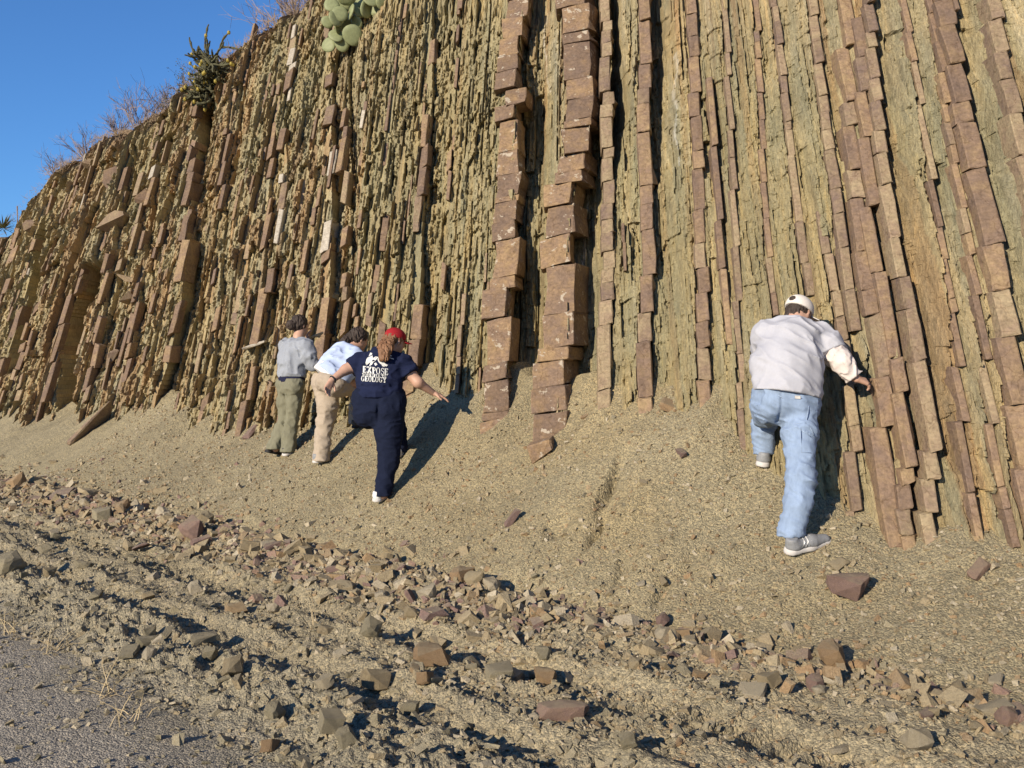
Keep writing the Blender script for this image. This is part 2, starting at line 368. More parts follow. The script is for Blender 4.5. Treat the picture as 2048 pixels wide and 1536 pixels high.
# ------------------------------------------------------------------ the cut face: thin upright shale plates
def plates(s, z, t, h, seed):
    i = np.floor(s/t+0.8*(vn2(s*0+seed, z*0.5, seed+1)-.5)+0.6*vn2(s*1.7, z*0.9, seed+6)); hh = h*(0.45+1.2*hsh(i, seed=seed+2))
    sl = (hsh(i, seed=seed+5)-.35)*2.2*(s-i*t)       # joints cross the plates aslant
    q = (z-sl+10*hsh(i, seed=seed+3))/hh; j = np.floor(q); fz = q-j
    r = hsh(i, j, seed=seed+4)
    return r, fz, i, j
def relief(s, z, u):
    L = ss(3.5, 11.0, u)                         # the far half weathers into bolder plates
    warp = 0.05*(vn2(s*1.1, z*0.45, 81)-.5)+0.025*(vn2(s*3, z*1.3, 82)-.5)
    sw = s+warp
    r0, f0, i0, j0 = plates(sw, z, .42, 2.2, 100)
    r1, f1, i1, j1 = plates(sw, z, .105, .55, 110)
    r2, f2, i2, j2 = plates(sw, z, .040, .33, 120)
    r3, f3, i3, j3 = plates(sw, z, .019, .13, 130)
    r4, f4, i4, j4 = plates(sw, z, .030, .9, 140)
    broad = hsh(i0, seed=144)
    p = (r0-.5)*(.05+.30*L*ss(14, 20, u)+.05*L)
    p = p+(r1-.5)*(.05+.07*L)+(r1 > .86)*.05*L-(r1 < .1)*.05
    p = p+(r2-.5)*(.035+.048*L)*(.5+.9*vn2(u*.8, z*.8, 83))
    p = p+(r3-.5)*(.018+.03*L)
    p = p+(r4-.5)*.03
    p = p-(f2-.5)*(.02+.03*L)*(r2-.3)
    n5 = fbm2(s*34, z*16, 3, 150)-.5
    pit = ss(.62, .78, vn2(s*30, z*13, 153)); p = p-pit*(.025+.015*L)
    ci = np.floor(sw/.07); cj = np.floor(z/(.35+.8*hsh(ci, seed=154))+7*hsh(ci, seed=155)); cf = np.abs(sw/.07-ci-.5)
    p = p-(cf < .10)*(hsh(ci, cj, seed=156) < .20)*(.06+.04*L)
    p = p+n5*(.030+.008*L)+(hsh(np.floor(sw/.013), np.floor(z/.035+5*hsh(np.floor(sw/.013), seed=151)), seed=152)-.5)*.016
    return p, (r1, r2, r3, r4, i1, i2, i4, i0)
def recess(SS, Z):
    tot = np.zeros(np.shape(Z)); lo = SS.reshape(-1, SS.shape[-1])[0]
    for k, b in enumerate(beds):
        if b['rc'] <= 0: continue
        sel = np.nonzero((lo > b['s'].min()-.1) & (lo < b['s'].max()+b['T']+b['rl']*1.3+.1))[0]
        if len(sel) == 0: continue
        sl = slice(sel[0], sel[-1]+1); zq = Z[..., sl]; sq = SS[..., sl]
        rag = .07*(vn2(sq*0+3, zq*5, 95)-.5)
        sb = np.interp(zq, b['z'], b['s']); dd = sq-sb-b['T']/2
        fade = ss(b['z'][0]-.4, b['z'][0], zq)*(1-ss(b['z'][-1], b['z'][-1]+.4, zq))
        mod = (1.15 if b['rc'] > .85 else .5+.9*vn2(zq*0.9+k*7, zq*0, 96))*fade
        e = b['rl']*.6+rag
        prof = np.where(dd < e, 1.0, np.clip(1-(dd-e)/(b['rl']*.4), 0, 1))
        tot[..., sl] += np.where((dd > -.02) & (dd < b['rl']*1.1), b['rc']*mod*prof, 0)
    return tot
def build_cliff():
    # columns spaced by distance: finer where the face is nearer
    S = [-34.0]
    while S[-1] < 7.5:
        s_ = S[-1]; Y = float((V0+2.5/DIP-NV*s_)/TV)
        st = max(Y, 4.5)/2000*2.35
        if s_ < -16.5: st = 0.14
        if s_ > 4.3: st = 0.035
        S.append(s_+st)
    S = np.array(S); ns = len(S)
    Yc = np.maximum((V0+2.5/DIP-NV*S)/TV, 4.0)
    zt = np.full(ns, 8.0)
    for _ in range(12):
        wz = (V0+zt/DIP-NV*S)/TV; zt = .5*zt+.5*np.interp(NU*S+TU*wz, CRU, CRZ)
    zt = zt+0.35*(fbm2(S*1.6, S*0, 3, 90)-.5)+.15*(hsh(np.floor(S/.11), seed=91)-.5)
    zv = np.minimum(EYE+0.40*Yc*1.12, zt*0.985)
    n1, n2, n3 = 640, 50, 26
    q1 = np.linspace(0, 1, n1); q2 = np.linspace(0, 1, n2+1)[1:]
    zb = np.full(ns, .25)
    Z = np.concatenate([zb[None]+(zv-zb)[None]*q1[:, None], zv[None]+(zt-zv)[None]*q2[:, None]])
    SS = np.broadcast_to(S[None], Z.shape).copy()
    W = face_w(SS.ravel(), Z.ravel()).reshape(Z.shape)
    u = NU*SS+TU*W
    p, (r1, r2, r3, r4, i1, i2, i4, i0) = relief(SS.ravel(), Z.ravel(), u.ravel())
    p = p.reshape(Z.shape); r1, r2, r3, r4, i1, i2, i4, i0 = [a.reshape(Z.shape) for a in (r1, r2, r3, r4, i1, i2, i4, i0)]
    p = p-recess(SS, Z)
    for k, b in enumerate(beds):
        sel = np.nonzero((S > b['s'].min()-b['T']) & (S < b['s'].max()+b['T']))[0]
        if len(sel) == 0: continue
        sl = slice(sel[0], sel[-1]+1); zq = Z[:, sl]
        d = SS[:, sl]-np.interp(zq, b['z'], b['s'])
        fade = ((zq > b['z'][0]-.6) & (zq < b['z'][-1]+.2)) if b['major'] else ((zq > b['z0']) & (zq < b['z1']))
        ins = (np.abs(d) < b['T']/2+.006) & fade
        p[:, sl] = np.where(ins, np.minimum(p[:, sl], b['pr']-.07), p[:, sl])
    W2 = W-p
    ct = ss(0.75, 0.0, zt[None]-Z); W2 = W2+ct*ct*.55               # the rim rounds back
    # colours of the beds themselves
    olive = np.array([.332, .292, .178]); tan = np.array([.395, .335, .205]); orange = np.array([.40, .275, .12]); pur = np.array([.275, .19, .125]); pale = np.array([.50, .44, .29]); grn = np.array([.300, .270, .150])
    ty = vn2(SS*1.9, Z*0.12, 97); ty2 = vn2(SS*0.45, Z*0+5, 98)
    C = olive+(tan-olive)*np.clip(r2*1.1, 0, 1)[..., None]
    k = (ss(.45, .75, ty)*(.25+.75*(r4 > .45))*.5)[..., None]; C = C*(1-k)+orange*.5*k+tan*.5*k
    k = (((r1 > .72)*(ty2 > .35)+(hsh(i2, seed=99) > .9))*.75)[..., None].clip(0, .8); C = C*(1-k)+(pur*.6+orange*.4)*k
    k = ((hsh(i4, seed=100) > .93)*(r4 > .3)*.55)[..., None]; C = C*(1-k)+pale*k
    k = (ss(.5, .8, vn2(SS*.8+9, Z*.3, 102))*.5)[..., None]; C = C*(1-k)+grn*k
    # a thin white calcite vein and its pale streaks
    for pl, wd in (([(1090, 0), (1090, 90), (1100, 170)], .010), ([(1170, 60), (1180, 300), (1168, 520), (1160, 640), (1148, 790)], .013), ([(1352, 100), (1358, 330)], .008)):
        q = sorted((on_face(a, b_) for a, b_ in pl), key=lambda t: t[1])
        sv = np.interp(Z, [t[1] for t in q], [t[0] for t in q])+.05*(vn2(Z*4, Z*0, 103)-.5)
        k = ((np.abs(SS-sv) < wd*(.3+1.2*vn2(Z*9, SS*9, 104)))*(Z > q[0][1])*(Z < q[-1][1])*.8)[..., None]; C = C*(1-k)+np.array([.60, .56, .47])*k
        k = ((np.abs(SS-sv) < .12)*(Z > q[0][1])*(Z < q[-1][1])*.35*(r3 > .4))[..., None]; C = C*(1-k)+pale*k
    soil = np.array([.27, .19, .115]); k = (ct*.8)[..., None]; C = C*(1-k)+soil*k
    P = PW(SS, W2, Z)
    # hill top behind the rim
    top = P[-1]; rows = [P]; cols = [C]
    for j in range(1, n3+1):
        dv = 0.12*1.32**j; q = top.copy(); q[:, 0] += VX*dv; q[:, 1] += VY*dv
        q[:, 2] += dv*0.10*np.exp(-dv/60)+.14*(vn2(q[:, 0]*1.5, q[:, 1]*1.5, 105)-.5)*min(1, dv)
        rows.append(q[None]); cols.append(np.broadcast_to(soil*(.85+.4*hsh(np.arange(ns), j, seed=106))[:, None], (ns, 3))[None])
    P = np.concatenate(rows); C = np.concatenate(cols); nr = P.shape[0]
    ir, ic = np.meshgrid(np.arange(nr-1), np.arange(ns-1), indexing='ij')
    f = np.stack([ir*ns+ic, ir*ns+ic+1, (ir+1)*ns+ic+1, (ir+1)*ns+ic], -1).reshape(-1, 4)
    o = mk('cliff', P.reshape(-1, 3), f, M['shale'])
    at = o.data.color_attributes.new('Col', 'FLOAT_COLOR', 'POINT')
    cc = np.ones((nr*ns, 4), dtype=np.float32); cc[:, :3] = C.reshape(-1, 3)*KA*1.28; at.data.foreach_set('color', cc.ravel())
    tag(o, 'tall road cut of upright olive shale with brown sandstone beds', None, None, 'structure')
    print('cliff', ns, nr)
    return o, S, zt
cliff, CS, CZT = build_cliff()

# ------------------------------------------------------------------ sandstone blocks of the beds
def block_mesh(T, H, D, sl, lean, big, g, zm, bi, near):
    nx, nz = (5, 6) if big else (4, 4)
    c = min(.008, T*.13, H*.12)
    tx = np.concatenate([[0, c/T], np.linspace(c/T, 1-c/T, nx-2)[1:-1], [1-c/T, 1]]); tz = np.concatenate([[0, c/H], np.linspace(c/H, 1-c/H, nz-2)[1:-1], [1-c/H, 1]])
    X, Zt = np.meshgrid(tx, tz); z = (Zt-.5)*H
    sk = g.normal(.17, .05) if (near and T > .1) else g.normal(.2, .12) if near else g.normal(.3, .5)
    zz = zm+z
    wob = (.40 if T > .17 else .22) if near else .35               # the bed's edges wander smoothly from block to block
    eL = -T/2*(1+wob*(fbm2(zz*2.3, zz*0+bi*3.7, 3, 201)-.5)*2); eR = T/2*(1+wob*(fbm2(zz*2.3, zz*0+bi*3.7, 3, 205)-.5)*2)
    x = eL+(eR-eL)*X+g.normal(0, .02*T)
    jit = min(T, H)*(.035 if near else .07)
    z = z+sk*x+g.normal(0, jit*.5, x.shape)
    edge = ((X <= 0)|(X >= 1)).astype(float)+((Zt <= 0)|(Zt >= 1))
    tilt = g.normal(-.12, .07)
    chip = (g.random(x.shape) < .12)*g.uniform(0, 2.5*c+.3*jit, x.shape)*(edge > 0)
    y = edge*c*g.uniform(.4, 1.3, x.shape)+tilt*x+lean*z+.05*(fbm2(zz*6, x*8+bi, 3, 209)-.5)*min(1, T/.12)+g.normal(0, jit*.10, x.shape)+chip
    x = x+g.normal(0, jit*.35, x.shape)
    V = [tuple(q) for q in np.stack([x, y, z], -1).reshape(-1, 3)]
    id_ = lambda a, k: a*nx+k
    ring = [id_(0, k) for k in range(nx)]+[id_(a, nx-1) for a in range(1, nz)]+[id_(nz-1, k) for k in range(nx-2, -1, -1)]+[id_(a, 0) for a in range(nz-2, 0, -1)]
    R_ = len(ring)
    Fc = [(id_(a, k), id_(a, k+1), id_(a+1, k+1), id_(a+1, k)) for a in range(nz-1) for k in range(nx-1)]
    prev = ring
    for lev in ((.3, 1.0) if big else (1.0,)):
        cur = []
        for k in ring:
            x_, y_, z_ = V[k]; t_ = (k % nx)/(nx-1); n_ = .018*(t_ > .6) if (big and lev < 1) else 0.0
            cur.append(len(V)); V.append((x_+sl*lev*max(0, 2*t_-1)+g.normal(0, n_), y_*(1-lev)+(D+lean*z_)*lev, z_+g.normal(0, n_*.5)))
        Fc += [(prev[(k+1) % R_], prev[k], cur[k], cur[(k+1) % R_]) for k in range(R_)]
        prev = cur
    return np.array(V), Fc
zt_at = lambda s_: np.interp(s_, CS, CZT)
cand = []
for bi, b in enumerate(beds):
    z = b['z'][0]-.55 if b['major'] else b['z0']
    z = max(z, .25); zend = (b['z'][-1]+.15) if b['major'] else b['z1']
    bp = 0.0
    while z < zend:
        h = b['h']*float(np.exp(rng.normal(0, .42)))
        h = min(max(h, .05), .75)
        zm = z+h/2; sb = float(np.interp(zm, b['z'], b['s']))
        if zm > zt_at(sb)-.25: break
        wb = float(face_w(np.array([sb]), np.array([zm]))[0]); u_ = NU*sb+TU*wb
        lf = float(ss(4., 12., np.array(u_)))
        present = b['major'] or rng.random() < .72-.30*lf
        if b['major'] and b['Y'] > 11: present = rng.random() < .55; bp += rng.normal(0, .012)
        if b['major'] and b['Y'] < 11 and z < b['z'][0]+.6: present = True
        bp = .8*bp+rng.normal(0, .007+.012*lf)
        if not b['major']:
            rcs = float(recess(np.array([sb]), np.array([zm]))[0])
            if rcs > .10: present = False
        if present:
            Yd = wb; pxw = b['T']/Yd*1000; pxh = h/Yd*1000
            vis = (-.56 < sb*NX/max(Yd, 1)+.06 < .60) and (zm-EYE)/Yd < .42
            mt = b['m']
            if mt == 'sandw' and rng.random() < .45: mt = 'sand'
            if mt != 'sandw' and u_ > 9 and rng.random() < .03: mt = 'sandw'
            if mt == 'sand' and rng.random() < .13: mt = 'sando'
            tw = b['T']*(rng.uniform(.95, 1.03) if b['Y'] < 11 else rng.uniform(.65, 1.1))
            cand.append((pxw*pxh if vis else 0, bi, sb+rng.normal(0, (.02 if b['T'] > .17 else .005)+(.03*lf if not b['major'] else .018*lf)), zm, wb-b['pr']-bp, tw, h*.985, b['sl'] if rng.random() < .75 else b['sl']*.3, rng.uniform(.50, .62), mt))
        z += h
cand.sort(key=lambda t: -t[0])
acc = {'sand': ([], [], 0), 'sandp': ([], [], 0), 'sando': ([], [], 0), 'sandw': ([], [], 0)}
SV, SF, SM = [], [], []; off = 0; MK = ['sand', 'sandp', 'sando', 'sandw']
for k, (area, bi, s_, zm, wf, T, H, sl, lean, mt) in enumerate(cand):
    big = k < 300
    V, Fc = block_mesh(T, H, .42 if T > .1 else .22, sl, lean, big and T > .08, rng, zm, bi, beds[bi]['Y'] < 11)
    P = np.stack([V[:, 0]*NX+V[:, 1]*TX, V[:, 0]*NY+V[:, 1]*TY, V[:, 2]], -1)
    c = PW(np.array(s_), np.array(wf), np.array(zm))
    if big:
        mk('sandstone_block', P, Fc, M[mt], cliff, loc=c)
    else:
        SV.append(P+c); SF += [tuple(i+off for i in f) for f in Fc]; SM += [MK.index(mt)]*len(Fc); off += len(P)
o = mk('thin_sandstone_blocks', np.concatenate(SV), SF, None, cliff)
for k in MK: o.data.materials.append(M[k])
o.data.polygons.foreach_set('material_index', np.array(SM, dtype=np.int32)); o['kind'] = 'stuff'
print('blocks', len(cand))

# broken slabs lodged in the far part of the face
gs = np.random.default_rng(41)
for px, py, wx, hz, ang, mt, pr in ((236, 452, .62, .42, .5, 'sando', .22), (243, 362, .5, .42, .35, 'sand', .2), (268, 592, .42, .12, .7, 'sando', .15), (262, 560, .36, .10, -.3, 'sando', .15), (225, 720, .45, .14, .8, 'sando', .2), (300, 400, .35, .3, .2, 'sand', .15), (508, 690, .30, .05, .35, 'sandw', .12), (70, 455, .4, .35, .2, 'sando', .2), (180, 330, .35, .25, -.1, 'sando', .15)):
    s_, z_ = on_face(px, py); w0 = float(face_w(np.array([s_]), np.array([z_]))[0])-pr*.45
    bm = bmesh.new()
    for k in range(14):
        a, d, c = gs.uniform(-.5, .5)*gs.uniform(.5, 1), gs.uniform(0, .5), gs.uniform(-.5, .5)*gs.uniform(.5, 1)
        ax = gs.integers(0, 2)
        if ax == 0: a = math.copysign(.5, a)
        else: c = math.copysign(.5, c)
        a, c = a*wx, c*hz; a2, c2 = a*math.cos(ang)-c*math.sin(ang), a*math.sin(ang)+c*math.cos(ang)
        d = gs.uniform(-.06, .06) if k % 2 else d
        bm.verts.new((a2*NX+(d+.1*a)*TX, a2*NY+(d+.1*a)*TY, c2))
    bmesh.ops.convex_hull(bm, input=bm.verts); bmesh.ops.delete(bm, geom=[v for v in bm.verts if not v.link_faces], context='VERTS')
    me = bpy.data.meshes.new('sandstone_slab'); bm.to_mesh(me); bm.free(); me.materials.append(M[mt])
    o = bpy.data.objects.new('sandstone_slab', me); col.objects.link(o); o.parent = cliff; o.location = PW(np.array(s_), np.array(w0), np.array(z_))
# ------------------------------------------------------------------ loose rocks
def rock_proto(g, kind):
    bm = bmesh.new(); n = 16
    if kind == 'slab': ext = np.array([1, .8, .32])
    elif kind == 'cube': ext = np.array([1, .85, .75])
    elif kind == 'plank': ext = np.array([1, .42, .30])
    else: ext = np.array([1, .85, .7])
    pts = []
    if kind == 'lump':
        for k in range(22):
            d = g.normal(0, 1, 3); d /= np.linalg.norm(d); pts.append(d*.52*g.uniform(.88, 1.06))
    else:
        for sx in (-.5, .5):
            for sy in (-.5, .5):
                for sz in (-.5, .5):
                    pts.append(np.array([sx, sy, sz])*g.uniform(.42, 1.0, 3))
        for k in range(7):
            q = g.uniform(-.5, .5, 3); a = g.integers(0, 3); q[a] = np.sign(q[a])*.5*g.uniform(.9, 1.04); pts.append(q)
    for q in pts: bm.verts.new(np.array(q)*ext)
    bm.verts.ensure_lookup_table()
    r = bmesh.ops.convex_hull(bm, input=bm.verts)
    bmesh.ops.delete(bm, geom=[v for v in bm.verts if not v.link_faces], context='VERTS')
    bmesh.ops.dissolve_limit(bm, angle_limit=math.radians(9), verts=bm.verts, edges=bm.edges)
    bmesh.ops.bevel(bm, geom=list(bm.edges), offset=.010, segments=1, affect='EDGES', profile=.5, clamp_overlap=True)
    bmesh.ops.triangulate(bm, faces=bm.faces)
    long_e = [e for e in bm.edges if e.calc_length() > .22]
    bmesh.ops.subdivide_edges(bm, edges=long_e, cuts=1)
    bmesh.ops.triangulate(bm, faces=bm.faces)
    cs = np.array([v.co[:] for v in bm.verts]); off = g.uniform(0, 50, 3)
    dn = (vn3(cs*4+off, 3)-.5)*.10+(vn3(cs*11+off, 4)-.5)*.045
    for v, q in zip(bm.verts, dn):
        v.co += v.co.normalized()*float(q)
    me = bpy.data.meshes.new('rock'); bm.to_mesh(me); bm.free(); return me
RP = {}
gr = np.random.default_rng(5)
for kind, n in (('slab', 4), ('cube', 5), ('plank', 3), ('lump', 4)):
    base = [rock_proto(gr, kind) for _ in range(n)]
    for mt in ('r_tan', 'r_org', 'r_pur', 'r_pal', 'r_gry'):
        L = []
        for me in base:
            m2 = me.copy(); m2.materials.append(M[mt]); L.append(m2)
        RP[kind, mt] = L
def slope_n(x, y):
    e = .08; X = np.array([x, x+e, x-e, x, x]); Y = np.array([y, y, y, y+e, y-e])
    z = ground_z(X, Y, False); n = Vector(((z[2]-z[1])/(2*e), (z[4]-z[3])/(2*e), 1)).normalized(); return n
def gpt(px, py):                # where the line of sight meets the ground
    a, b = (px-1024)/F, (768-py)/F
    Y = np.linspace(2.5, 30, 2800); z = ground_z(a*Y, Y, False)
    i = np.argmax(z > EYE+b*Y); return float(a*Y[i]), float(Y[i])
def rock(kind, mt, x, y, size, label, group, g, stretch=None, yaw=None, sink=.22, tilt=.35, name='rock'):
    me = RP[kind, mt][int(g.integers(0, len(RP[kind, mt])))]
    o = bpy.data.objects.new(name, me); col.objects.link(o)
    n = slope_n(x, y); q = Vector((0, 0, 1)).rotation_difference(n)
    e = Matrix.Rotation(yaw if yaw is not None else g.uniform(0, 6.28), 4, 'Z') @ Matrix.Rotation(g.normal(0, tilt), 4, 'X') @ Matrix.Rotation(g.normal(0, tilt), 4, 'Y')
    st = stretch or g.uniform(.8, 1.2, 3)
    sc_ = [size*float(v) for v in st]
    R = q.to_matrix().to_4x4() @ e
    zs = [(R @ Vector((v.co.x*sc_[0], v.co.y*sc_[1], v.co.z*sc_[2]))).z for v in me.vertices]
    hgt = max(zs)-min(zs)
    z = float(ground_z(np.array([x]), np.array([y]))[0])
    o.matrix_world = Matrix.Translation((x, y, z-min(zs)-hgt*sink)) @ R @ Matrix.Diagonal((*sc_, 1))
    tag(o, label, 'rock', group); return o
# rocks one can point to: pixel centre of their foot, width in pixels
gk = np.random.default_rng(23)
KEY = [
 (1013, 1352, 74, 'lump', 'r_pal', 'large pale cream boulder on the bench in the middle foreground'),
 (1090, 1362, 54, 'cube', 'r_org', 'squarish brown block just right of the pale cream boulder'),
 (846, 1302, 58, 'plank', 'r_pal', 'long pale tan rock standing above the orange rock pile'),
 (862, 1342, 62, 'cube', 'r_org', 'biggest orange-brown rock of the small pile in the rubble'),
 (832, 1368, 50, 'plank', 'r_org', 'flat orange rock leaning at the left of the small pile'),
 (850, 1388, 36, 'cube', 'r_org', 'little orange rock at the foot of the small pile'),
 (1692, 1208, 74, 'cube', 'r_pur', 'brown angular block on the talus below the man in jeans'),
 (1957, 1164, 58, 'plank', 'r_pur', 'flat purple-brown stone lying on the far right talus'),
 (1666, 1348, 60, 'cube', 'r_org', 'layered orange-brown cube standing on the bench edge at right'),
 (1678, 1142, 38, 'slab', 'r_tan', 'tan stone resting just below the white sneaker'),
 (1324, 1258, 34, 'cube', 'r_pur', 'uppermost brown block of the cluster on the bench'),
 (1342, 1292, 46, 'slab', 'r_org', 'widest orange slab in the cluster on the bench'),
 (1364, 1286, 36, 'cube', 'r_org', 'reddish block wedged in the middle of the bench cluster'),
 (1392, 1274, 34, 'plank', 'r_org', 'slim brown block at the right end of the bench cluster'),
 (1316, 1312, 42, 'slab', 'r_tan', 'tan slab at the lower edge of the bench cluster'),
 (1270, 1364, 32, 'cube', 'r_tan', 'tan upright stone below the bench cluster'),
 (1398, 1362, 28, 'cube', 'r_org', 'small orange cube alone on the bench below the cluster'),
 (1536, 1382, 44, 'cube', 'r_tan', 'tan brick-shaped rock in front of the layered cube'),
 (1503, 1396, 46, 'slab', 'r_pal', 'pale flat rock touching the tan brick-shaped rock'),
 (1630, 1376, 42, 'cube', 'r_pur', 'purple-brown brick-shaped rock below the layered cube'),
 (1577, 1338, 28, 'slab', 'r_pal', 'small pale square stone left of the layered cube'),
 (1128, 1458, 100, 'plank', 'r_pur', 'long flaky purple-grey slab at the bottom of the bench'),
 (1256, 1526, 42, 'lump', 'r_gry', 'grey rounded rock at the bottom edge of the picture'),
 (1680, 1494, 42, 'slab', 'r_pal', 'pale flat stone low on the right bench'),
 (1988, 1438, 70, 'slab', 'r_pal', 'broad pale slab at the far right edge of the bench'),
 (1918, 1408, 46, 'cube', 'r_tan', 'tan block beside the broad pale slab'),
 (2022, 1434, 34, 'plank', 'r_org', 'orange stone right of the broad pale slab'),
 (1772, 1416, 26, 'slab', 'r_pal', 'whitish chip lying alone on the right bench'),
 (787, 1136, 36, 'lump', 'r_gry', 'smooth grey cobble at the top of the rubble berm'),
 (922, 1178, 50, 'cube', 'r_org', 'brown block at the right end of the rubble berm'),
 (950, 1184, 34, 'cube', 'r_tan', 'tan block next to the brown block on the berm end'),
 (858, 1212, 36, 'cube', 'r_pal', 'pale upright stone below the end of the berm'),
 (472, 1230, 38, 'cube', 'r_org', 'orange rock alone in the wheel track'),
 (296, 1300, 46, 'cube', 'r_gry', 'dark grey angular rock by the roadside grass'),
 (410, 1298, 60, 'plank', 'r_gry', 'long olive-grey rock in the verge rubble'),
 (422, 1324, 40, 'lump', 'r_gry', 'rounded grey rock just below the long olive-grey rock'),
 (256, 1328, 38, 'slab', 'r_gry', 'flat grey stone between the roadside grass and the dark grey rock'),
 (586, 1118, 54, 'plank', 'r_tan', 'long tan slab on the crest of the berm'),
 (548, 1106, 40, 'plank', 'r_pur', 'purple-brown slab behind the long tan slab'),
 (282, 1112, 36, 'slab', 'r_pur', 'squarish purplish slab on the left slope of the berm'),
 (385, 1086, 44, 'cube', 'r_pur', 'dark brown block on the crest of the berm'),
 (18, 1164, 50, 'cube', 'r_gry', 'dark rock at the left edge of the picture'),
 (1025, 1054, 40, 'plank', 'r_pur', 'flat purple-brown stone alone on the middle talus'),
 (1363, 918, 40, 'plank', 'r_pur', 'half buried brown stone left of the man in jeans'),
 (550, 1440, 48, 'lump', 'r_gry', 'rounded olive rock low in the verge rubble'),
 (822, 1420, 44, 'lump', 'r_gry', 'olive-grey cobble below the orange rock pile'),
 (660, 1478, 56, 'cube', 'r_gry', 'large grey angular rock near the bottom left centre'),
 (690, 1504, 40, 'cube', 'r_gry', 'grey block touching the large grey angular rock'),
 (540, 1512, 42, 'cube', 'r_org', 'orange-tinted rock near the bottom edge left of centre'),
 (125, 1000, 40, 'slab', 'r_pur', 'brown slab on the far left end of the berm'),
 (205, 1050, 40, 'cube', 'r_gry', 'grey-brown block on the left end of the berm'),
 (500, 880, 30, 'slab', 'r_pur', 'brown slab slid onto the talus left of the grey hoodie'),
]
for (px, py, wpx, kind, mt, lab) in KEY:
    x, y = gpt(px, py-wpx*.18)
    rock(kind, mt, x, y, wpx*y/F*1.08, lab, None, gk, sink=.18, tilt=.22)
# the detached end of the thick bed, the orange chip on the cone and the leaning slab
def shaped(name, pts, mat, lab, cat='rock', bev=.012):
    bm = bmesh.new()
    for p in pts: bm.verts.new(p)
    bmesh.ops.convex_hull(bm, input=bm.verts)
    bmesh.ops.dissolve_limit(bm, angle_limit=math.radians(4), verts=bm.verts, edges=bm.edges)
    bmesh.ops.bevel(bm, geom=list(bm.edges), offset=bev, segments=1, affect='EDGES', profile=.5, clamp_overlap=True)
    bmesh.ops.triangulate(bm, faces=bm.faces)
    for v in bm.verts: v.co += Vector(gk.normal(0, .004, 3))
    c = sum((v.co for v in bm.verts), Vector())/len(bm.verts); 
    for v in bm.verts: v.co -= c
    me = bpy.data.meshes.new(name); bm.to_mesh(me); bm.free(); me.materials.append(mat)
    o = bpy.data.objects.new(name, me); col.objects.link(o); o.location = c; tag(o, lab, cat); return o
def prism(px4, Y, back, dz=0):   # outline seen by pixel at depth Y, extruded into the slope
    f = [J(a, b, Y) for a, b in px4]; bk = [p+np.array([.05, back, dz]) for p in f]
    return [tuple(p) for p in f+bk]
x, y = gpt(1078, 925)
shaped('rock', prism([(1052, 892), (1100, 879), (1106, 900), (1064, 932)], y+.02, .28, .03), M['sandp'], 'detached purple sandstone block lying on the talus below the beds')
x, y = gpt(1336, 826)
shaped('rock', prism([(1315, 808), (1325, 805), (1357, 820), (1352, 832), (1318, 820)], y, .12, .05), M['r_org'], 'bright orange flat stone on top of the talus cone')
x, y = gpt(180, 872)
shaped('rock', [tuple(J(a, b, y+dy)) for a, b, dy in ((128, 886, 0), (140, 893, 0), (214, 806, .25), (222, 798, .35), (150, 876, .0), (224, 838, .55), (160, 890, .3), (215, 850, .6))], M['sando'], 'long orange-brown slab leaning against the foot of the far cliff', bev=.02)
# the rest of the rubble: three kinds that nothing tells apart
gz = np.random.default_rng(77)
MARKS = [((1013, 1330), 'the pale cream boulder'), ((850, 1345), 'the orange rock pile'), ((1666, 1325), 'the layered orange cube'), ((1350, 1275), 'the bench cluster'), ((1610, 1100), 'the man\'s sneaker'), ((760, 1000), 'the navy woman\'s shoe'), ((570, 910), 'the hoodie woman\'s shoes'),
         ((787, 1127), 'the smooth grey cobble'), ((586, 1110), 'the long tan slab'), ((296, 1290), 'the dark grey verge rock'), ((222, 1380), 'the largest grass tuft'), ((410, 1285), 'the long olive-grey rock'), ((1128, 1440), 'the flaky purple slab'), ((1988, 1425), 'the broad pale slab'), ((472, 1222), 'the wheel-track orange rock'),
         ((660, 1460), 'the large grey angular rock'), ((125, 990), 'the far berm end'), ((925, 1165), 'the berm-end brown block'), ((385, 1075), 'the dark berm block'), ((1256, 1512), 'the bottom-edge grey rock'), ((1690, 1190), 'the brown angular block'), ((18, 1155), 'the left-edge dark rock'), ((205, 1040), 'the grey-brown berm block')]
CW = dict(r_tan='tan', r_org='orange-brown', r_pur='purple-brown', r_pal='pale', r_gry='olive-grey'); SW = dict(cube='blocky', slab='flat', plank='long', lump='rounded')
named = []
def field(n, pick, sizes, mats, place, group):
    c = 0; tries = 0
    while c < n and tries < n*60:
        tries += 1; u, v = pick()
        x, y = xy(u, v)
        if y < 2.6 or abs(x/y) > .54: continue
        size = sizes()
        r = gz.random(); k = 'cube' if r < .4 else 'slab' if r < .68 else 'plank' if r < .86 else 'lump'
        mt = mats[int(gz.integers(0, len(mats)))]
        o = rock(k, mt, x, y, size, None, group, gz); c += 1
        o['category'] = 'rock'
        px, py = 1024+F*x/y, 768+F*(EYE-o.location.z)/y
        (mx, my), mn = min(MARKS, key=lambda q: math.hypot(q[0][0]-px, (q[0][1]-py)*1.3))
        dx, dy = px-mx, py-my; d = math.hypot(dx, dy)
        rel = ('left of' if dx < 0 else 'right of') if abs(dx) > abs(dy)*1.2 else ('above' if dy < 0 else 'below')
        named.append((o, f"{SW[k]} {CW[mt]} rock {place}, {'just ' if d < 90 else ''}{rel} {mn}", size))
field(95, lambda: (gz.uniform(4.8, 17), gz.normal(4.42, .20)), lambda: float(np.clip(gz.lognormal(-2.2, .35), .06, .24)), ['r_tan', 'r_tan', 'r_org', 'r_pur', 'r_pal', 'r_tan', 'r_org'], 'in the berm rubble', 'rubble along the berm')
